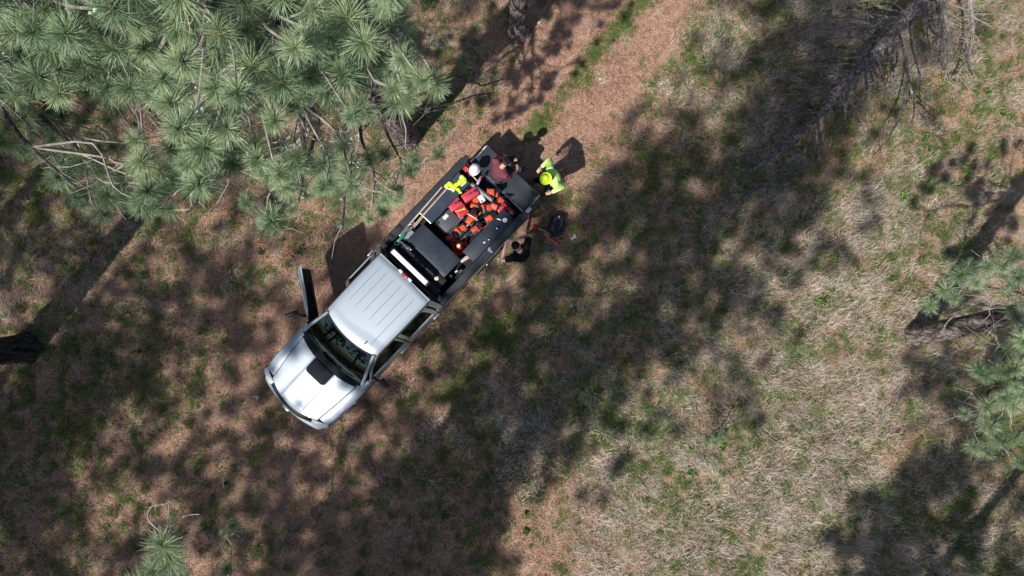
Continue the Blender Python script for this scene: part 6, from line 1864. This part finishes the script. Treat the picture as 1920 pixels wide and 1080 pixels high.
# coupler and chain, bright steel
t = thing("chain", "loose steel chain draped over the front corner of the bed", "chain", 764, 432, 1.37, 0)
cpts = curve_pts([P(x_, y_, 1.38) - Vector((t.location.x, t.location.y, t.location.z)) for x_, y_ in [(775, 419), (768, 424), (771, 430), (764, 433), (757, 437), (762, 441), (766, 436)]], 5)
for i in range(0, len(cpts) - 1, 2):
    d = (cpts[i + 1] - cpts[i]).normalized(); e = Vector((0, 0, 1)) if (i // 2) % 2 else d.cross(Vector((0, 0, 1)))
    mb = MB(); mb.tube([cpts[i] + d * 0.022 * math.cos(a) + e * 0.012 * math.sin(a) for a in np.linspace(0, 6.2832, 11)], 0.004, 5); mb.build("link", M_STEEL, t)
t = thing("tow_hitch", "bright steel tow hitch on the guard behind the cab", "hitch", 760, 461, 1.49, ang((740, 452), (770, 470)))
mb = MB(); mb.tube([(-0.16, 0.03, 0.035), (0.02, 0, 0.035)], 0.022, 10); mb.box((0.07, 0, 0.035), (0.10, 0.07, 0.06)); mb.ball((0.15, -0.01, 0.045), 0.034, 12); mb.tube([(-0.02, 0.0, 0.05), (-0.04, -0.07, 0.03)], 0.012, 8); mb.build("hitch_body", M_CHROME, t, bevel=0.004)
t = thing("shackle", "steel shackle lying by the green bottle", "shackle", 744, 456, 1.49, 0.6)
mb = MB(); mb.tube([(0.045 * math.cos(a), 0.04 * math.sin(a), 0.012) for a in np.linspace(0.3, 5.9, 14)], 0.011, 6); mb.tube([(0.04, -0.04, 0.012), (0.04, 0.04, 0.012)], 0.010, 6); mb.build("bow", M_CHROME, t)

# white hard hat on the corner
t = thing("hard_hat", "white hard hat resting on the rear passenger corner of the bed", "hard hat", 890, 318, 1.36, R(60))
mb = MB(); hat_shell(mb, (0, 0, 0.012), Matrix.Identity(3), 0.10, 0.115, 0.022); mb.build("shell", M_WHITE, t, smooth=50)
mb = MB(); mb.tube([(0.02, 0.105, 0.01), (0.06, 0.12, -0.005), (0.10, 0.06, -0.008)], 0.006, 5); mb.build("chin_strap", M_BLACK, t)
t = thing("hammer", "wooden-handled hammer beside the white hard hat", "hammer", 890, 334, 1.24, ang((883, 327), (896, 341)))
MB().tube([(-0.10, 0, 0.02), (0.10, 0, 0.02)], [0.017, 0.014], 8, flat=(1, 0.7)).build("handle", M_WOOD, t, smooth=60)
MB().tube([(-0.11, -0.06, 0.022), (-0.11, 0.06, 0.022)], 0.022, 8).build("head", M_STEEL, t, bevel=0.003)
t = thing("water_bottle", "grey bottle with pink cap between the hard hat and the tailgate hinge", "bottle", 899, 338, 1.20, ang((896, 346), (902, 334)))
MB().tube([(-0.09, 0, 0.03), (-0.08, 0, 0.03), (0.03, 0, 0.03), (0.045, 0, 0.03)], [0.024, 0.031, 0.031, 0.02], 14).build("bottle_body", mat("clear_grey_bottle", (0.35, 0.36, 0.42), 0.3), t, smooth=50)
MB().tube([(0.045, 0, 0.03), (0.09, 0, 0.03)], 0.027, 12).build("cap", M_RED2, t, smooth=50)
MB().tube([(-0.105, 0, 0.03), (-0.09, 0, 0.03)], 0.025, 12).build("bottle_base", M_WHITEP, t, smooth=50)
t = thing("shoulder_bag", "dark cloth bag slumped next to the hi-vis vest", "bag", 876, 347, BF, ta)
mb = MB(); mb.ball((0, 0, 0.15), (0.17, 0.13, 0.15), 14); mb.ball((0.07, 0.05, 0.22), (0.09, 0.08, 0.09), 12); mb.ball((-0.08, 0.02, 0.23), (0.08, 0.07, 0.08), 12)
o = remeshed("bag_body", mb, M_PACK2, t, 0.012, 2)
mb = MB(); mb.tube(curve_pts([(-0.10, 0, 0.28), (-0.04, 0.06, 0.33), (0.06, 0.05, 0.33), (0.11, 0, 0.27)], 4), 0.012, 6); mb.build("strap", M_BLACK, t)

# things on the driver's side locker and rail
t = thing("jar_lid", "round white lid lying on the driver's side locker", "lid", 947, 413, 1.396, 0)
MB().lathe((0, 0, 0), [(0.002, 0), (0.050, 0), (0.052, 0.018), (0.046, 0.024), (0.002, 0.022)], 24).build("lid", M_WHITEP, t, smooth=40)
mb = MB(); mb.slab([(-0.055, 0.01, 0), (-0.02, 0.025, 0), (0.055, -0.005, 0), (0.04, -0.025, 0), (0, -0.012, 0)], (0, 0, 0.02))
o = mb.build("plastic_wedge", M_WHITEP, None, bevel=0.004); o.location = P(935.5, 411.5, 1.396); meta(o, "small white plastic felling wedge beside the round lid", "wedge")
t = thing("small_bottle", "tiny white-capped bottle on the driver's side locker", "bottle", 932, 429, 1.396, 0)
MB().lathe((0, 0, 0), [(0.002, 0), (0.022, 0), (0.022, 0.05), (0.012, 0.06), (0.002, 0.06)], 14).build("bottle_body", M_GREY, t, smooth=40)
MB().lathe((0, 0, 0.06), [(0.002, 0), (0.015, 0), (0.015, 0.02), (0.002, 0.02)], 12).build("cap", M_WHITEP, t, smooth=40)
t = thing("ear_protection", "pale earplugs on a curled cord on the driver's side locker", "earplugs", 912, 453, 1.396, 0)
mb = MB(); mb.tube(curve_pts([(-0.03, -0.01, 0.01), (0.0, 0.02, 0.012), (0.03, 0.045, 0.01), (0.06, 0.03, 0.01), (0.055, 0.0, 0.01), (0.02, 0.01, 0.012), (0.0, 0.05, 0.01), (-0.01, 0.07, 0.01)], 5), 0.005, 5); mb.build("cord", M_STEEL, t)
mb = MB(); mb.box((-0.045, -0.02, 0.012), (0.05, 0.03, 0.022), (0, 0, 0.6)); mb.build("tag", M_WHITEP, t, bevel=0.004)
mb = MB(); br_ = random.Random(4)
for i in range(6): mb.ball(Vector((br_.gauss(0, 0.03), br_.gauss(0, 0.03), 0.012)), (0.045, 0.03, 0.014), 8, Matrix.Rotation(br_.uniform(0, 3), 3, 'Z'))
o = remeshed("rag", mb, mat("lavender_rag", (0.26, 0.25, 0.33), 0.9), None, 0.008, 1); o.location = P(917, 469, 1.35); meta(o, "crumpled lavender rag on the driver's side rail", "rag")
# clutter in the front driver's corner
t = thing("oil_bottle", "small white oil bottle standing in the front driver's side corner of the bed", "bottle", 857, 509, BF + 0.2, 0.6)
mb = MB(); mb.box((0, 0, 0.08), (0.09, 0.05, 0.16)); mb.build("bottle_body", M_GREY, t, bevel=0.012); MB().box((0, 0, 0.175), (0.06, 0.03, 0.03)).build("cap", M_WHITEP, t, bevel=0.006)
t = thing("spray_can", "dark spray can standing beside the small white oil bottle", "spray can", 847, 517, BF + 0.15, 0)
MB().lathe((0, 0, 0), [(0.002, 0), (0.035, 0), (0.035, 0.18), (0.022, 0.20), (0.002, 0.20)], 18).build("can_body", M_GREY, t, smooth=40); MB().lathe((0, 0, 0.20), [(0.002, 0), (0.02, 0), (0.02, 0.03), (0.002, 0.03)], 12).build("nozzle", M_BLACK, t, smooth=40)
t = thing("wood_block", "short weathered wood block wedged at the end of the driver's side locker", "wood block", 873, 486, BF, ang((866, 490), (880, 482)))
MB().box((0, 0, 0.12), (0.22, 0.08, 0.24)).build("block", M_WOOD2, t, bevel=0.006)
t = thing("battery_pack", "black battery box on the bed floor in the front driver's side corner", "battery", 866, 503, BF, ta)
MB().box((0, 0, 0.10), (0.22, 0.15, 0.20)).build("case", M_BLACK, t, bevel=0.01); MB().box((0.04, 0.03, 0.205), (0.03, 0.02, 0.02)).build("terminal", M_STEEL, t, bevel=0.003)
t = thing("ratchet_strap", "coiled dark strap by the cab on the driver's side of the bed", "strap", 833, 536, 1.36 - 0.42, 0)
for k in range(3): MB().tube([(0.07 * math.cos(a) * (1 - 0.12 * k), 0.07 * math.sin(a) * (1 - 0.12 * k), 0.02 + 0.012 * k) for a in np.linspace(0, 6.2832, 17)], 0.010, 6).build("coil", M_PACK2, t)

# ---- on the ground by the tailgate
t = thing("backpack", "black backpack lying on the grass beyond the tailgate corner", "backpack", 1043, 423, 0.0, R(70))
mb = MB(); mb.ball((0, 0, 0.13), (0.27, 0.19, 0.15), 18); mb.ball((0.17, 0.0, 0.13), (0.10, 0.13, 0.11), 14); mb.ball((-0.15, -0.02, 0.14), (0.11, 0.15, 0.12), 14); mb.ball((0.0, -0.12, 0.10), (0.13, 0.07, 0.09), 12)
for i in range(len(mb.v)):
    p = Vector(mb.v[i]); mb.v[i] = tuple(p + Vector((noise.noise(p * 9), noise.noise(p * 9 + Vector((3, 3, 3))), noise.noise(p * 9 + Vector((7, 7, 7))))) * 0.075)
remeshed("pack_body", mb, M_PACK, t, 0.011, 1)
mb = MB(); mb.ball((-0.10, 0.05, 0.235), (0.10, 0.07, 0.04), 12); remeshed("top_pocket", mb, M_PACK2, t, 0.01, 1)
for s_ in (-1, 1):
    MB().tube(curve_pts([(0.16, s_ * 0.06, 0.24), (0.04, s_ * 0.09, 0.285), (-0.08, s_ * 0.08, 0.27), (-0.16, s_ * 0.10, 0.20), (-0.22, s_ * 0.16, 0.05)], 4), 0.022, 6, flat=(1, 0.4)).build("shoulder_strap", M_PACK2, t)
    MB().tube(curve_pts([(-0.2, s_ * 0.12, 0.06), (-0.26, s_ * 0.2, 0.03), (-0.2, s_ * 0.27, 0.02)], 3), 0.014, 5, flat=(1, 0.4)).build("hip_belt", M_PACK, t)
mb = MB(); mb.box((0.17, 0.02, 0.255), (0.05, 0.015, 0.02), (0, 0, 0.6)); mb.box((0.20, 0.01, 0.25), (0.04, 0.015, 0.02), (0, 0, -0.5)); mb.build("buckle", M_WHITEP, t, bevel=0.003)
t = thing("axe", "axe with red head and pale wooden handle lying against the backpack", "axe", 1013, 431, 0.03, ang((997, 424), (1029, 437)))
MB().tube(curve_pts([(-0.12, 0, 0.02), (0.02, 0.012, 0.02), (0.14, 0.004, 0.02), (0.23, -0.012, 0.02)], 3), 0.015, 8, flat=(1.1, 0.75)).build("handle", M_WOOD, t, smooth=60)
mb = MB(); mb.slab([(-0.20, 0.035, 0.0), (-0.11, 0.025, 0), (-0.09, -0.02, 0), (-0.20, -0.045, 0), (-0.225, 0.0, 0)], (0, 0, 0.035)); mb.tube([(-0.12, 0.0, 0.02), (-0.06, 0.003, 0.02)], 0.02, 8); mb.build("head", mat("red_axe_head", (0.42, 0.02, 0.03), 0.5), t, bevel=0.006)
t = thing("folding_saw", "bright red folding saw lying at the foot of the backpack", "hand saw", 1037, 451, 0.02, ang((1028, 445), (1047, 458)))
MB().tube(curve_pts([(-0.13, 0.01, 0.02), (-0.05, -0.01, 0.022), (0.05, 0.01, 0.022), (0.12, 0, 0.02), (0.15, -0.015, 0.02)], 3), [0.020, 0.024, 0.024, 0.022, 0.019, 0.018, 0.018, 0.019, 0.02, 0.02, 0.024, 0.022, 0.014], 10, flat=(1.3, 0.8)).build("grip", M_RED, t, smooth=60)
MB().slab([(-0.13, 0.0, 0.018), (-0.28, 0.012, 0.018), (-0.28, 0.03, 0.018), (-0.13, 0.035, 0.018)], (0, 0, 0.003)).build("blade", M_STEEL, t)
mb = MB(); g = [[(x_ * 0.13, y_ * 0.09, 0.02 + 0.03 * (noise.noise(Vector((x_ * 3, y_ * 3, 0))) + 0.5)) for y_ in np.linspace(-1, 1, 9)] for x_ in np.linspace(-1, 1, 9)]
o = mb.shell(g, (0, 0, -0.003)).build("plastic_bag", mat_glass("clear_film", (0.85, 0.85, 0.85)), None, smooth=70); o.location = P(1028, 467, gz(0.85, 0.9)); meta(o, "crumpled clear plastic bag on the ground beyond the person in black", "plastic bag")
mb = MB()
for i in range(5): mb.ball((rng.gauss(0, 0.025), rng.gauss(0, 0.03), 0.03 + rng.random() * 0.02), (0.03, 0.018, 0.014), 8, Matrix.Rotation(rng.uniform(0, 3), 3, 'Z'))
o = remeshed("paper_scrap", mb, M_WHITE, None, 0.007, 1); o.location = P(482, 744, gz(-5.9, -2.5)); meta(o, "scrap of white paper on the ground in front of the pickup", "litter")
mb = MB()
for i in range(7): mb.ball((rng.gauss(0, 0.04), rng.gauss(0, 0.035), 0.04 + rng.random() * 0.02), (0.035, 0.02, 0.010), 8, Matrix.Rotation(rng.uniform(0, 3), 3, 'Z'))
o = remeshed("lichen_clump", mb, M_LICHEN, None, 0.008, 1); o.location = P(1075, 445, gz(1.4, 1.2)); meta(o, "pale lichen clump fallen on the grass right of the backpack", "lichen")

# fallen twigs and a seedling
for pts, lab in [([(1490, 566), (1510, 571), (1530, 573), (1548, 567)], "short dark twig on the straw right of the clearing's shade"),
                 ([(1440, 130), (1470, 160), (1500, 168)], "thin broken twig left of the dead tree's trunk"),
                 ([(838, 150), (870, 185)], "small stick between the trunk shadow and the track")]:
    o0 = P(*pts[0]); mb = MB(); w = curve_pts([P(a, b) - o0 + Vector((0, 0, gz(*P(a, b)[:2]) + 0.05)) for a, b in pts], 4)
    mb.tube(w, [0.014 * (1 - 0.6 * i / len(w)) for i in range(len(w))], 6)
    mb.tube([w[2], w[2] + Vector((0.1, 0.09, 0.03))], [0.006, 0.003], 5)
    o = mb.build("twig", M_SNAG, None, smooth=60); o.location = (o0.x, o0.y, 0); meta(o, lab, "twig", "fallen twigs")
t = thing("pine_seedling", "knee-high bluish pine seedling in the straw at the lower right", "seedling", 1338, 830, 0.12, 0)
MB().tube(curve_pts([(0, 0, 0), (0.12, 0.25, 0.12), (0.3, 0.62, 0.3), (0.42, 0.95, 0.42)], 4), [0.018, 0.017, 0.016, 0.015, 0.014, 0.013, 0.012, 0.011, 0.010, 0.009, 0.008, 0.007, 0.006], 6).build("stem", M_BARK2, t)
for p, s_ in [((0.0, 0.05, 0.12), 0.9), ((-0.2, -0.02, 0.1), 0.7), ((0.18, 0.12, 0.14), 0.6), ((0.12, 0.3, 0.22), 0.5)]:
    o = bpy.data.objects.new("needle_tuft", TUFTS[0]); o.location = p; o.rotation_euler = (rng.uniform(-0.6, 0.6), rng.uniform(-0.6, 0.6), 0); o.scale = (s_,) * 3; link(o, t)
# pine cones
mb = MB()
for k in range(7):
    z = 0.012 + 0.010 * k; r0 = 0.034 * math.sin(math.pi * (k + 1.2) / 8.6)
    for j in range(8):
        a = j * math.pi / 4 + k * 0.4; d = Vector((math.cos(a), math.sin(a), 0)); s = Vector((-d.y, d.x, 0)) * 0.011
        c = Vector((0, 0, z)); mb.add([c + s * 0.6, c - s * 0.6, c + d * r0 - s + Vector((0, 0, 0.006)), c + d * r0 + s + Vector((0, 0, 0.006)), c + Vector((0, 0, -0.006))], [(0, 1, 2, 3), (4, 3, 2), (4, 0, 3), (4, 2, 1)])
cone_me = mb.mesh("pine_cone", smooth=0, fix=False); cone_me.materials.append(mat("cone_scales", (0.11, 0.065, 0.04), 0.8, var=0.3, vscale=60))
for px, py, lab in [(1515, 455, "brown pine cone in the shade below the dead tree's tip"), (1342, 954, "brown pine cone on the sunny straw below the seedling, rightmost of three"), (1326, 949, "brown pine cone on the sunny straw below the seedling, middle of three"),
                    (1313, 962, "brown pine cone on the sunny straw below the seedling, leftmost of three"), (1144, 78, "brown pine cone between the wheel ruts near the top edge"), (985, 955, "brown pine cone at the edge of shade near the bottom centre"),
                    (268, 655, "brown pine cone in the shade right of the left edge trunk"), (420, 905, "brown pine cone on the litter south-west of the pickup")]:
    o = bpy.data.objects.new("pine_cone", cone_me); p = P(px, py); o.location = (p.x, p.y, gz(p.x, p.y) + 0.05); o.rotation_euler = (1.4, rng.uniform(0, 6), rng.uniform(0, 6)); s = rng.uniform(1.0, 1.5); o.scale = (s, s, s)
    link(o); meta(o, lab, "pine cone", "pine cones on the ground")
for i, (px, py, s, lab) in enumerate([(1003, 107, 0.035, "small white stone just below the sunlit trunk at the top"), (1125, 148, 0.04, "pale stone at the end of the green strip between the ruts"), (62, 605, 0.06, "grey-white stone above the thick trunk at the left edge"), (1010, 42, 0.045, "pale yellowish stone right of the sunlit trunk at the top")]):
    mb = MB(); mb.ball((0, 0, 0.3 * s), (s, s * 0.75, s * 0.55), 10)
    for k in range(len(mb.v)):
        p = Vector(mb.v[k]); mb.v[k] = tuple(p * (1 + 0.35 * noise.noise(p * 30 + Vector((i * 5, 0, 0)))))
    o = mb.build("stone", mat("pale_stone", (0.55, 0.50, 0.42), 0.85, var=0.2, vscale=30), None, smooth=60); p = P(px, py); o.location = (p.x, p.y, gz(p.x, p.y) + 0.01)
    meta(o, lab, "stone", "small pale stones")
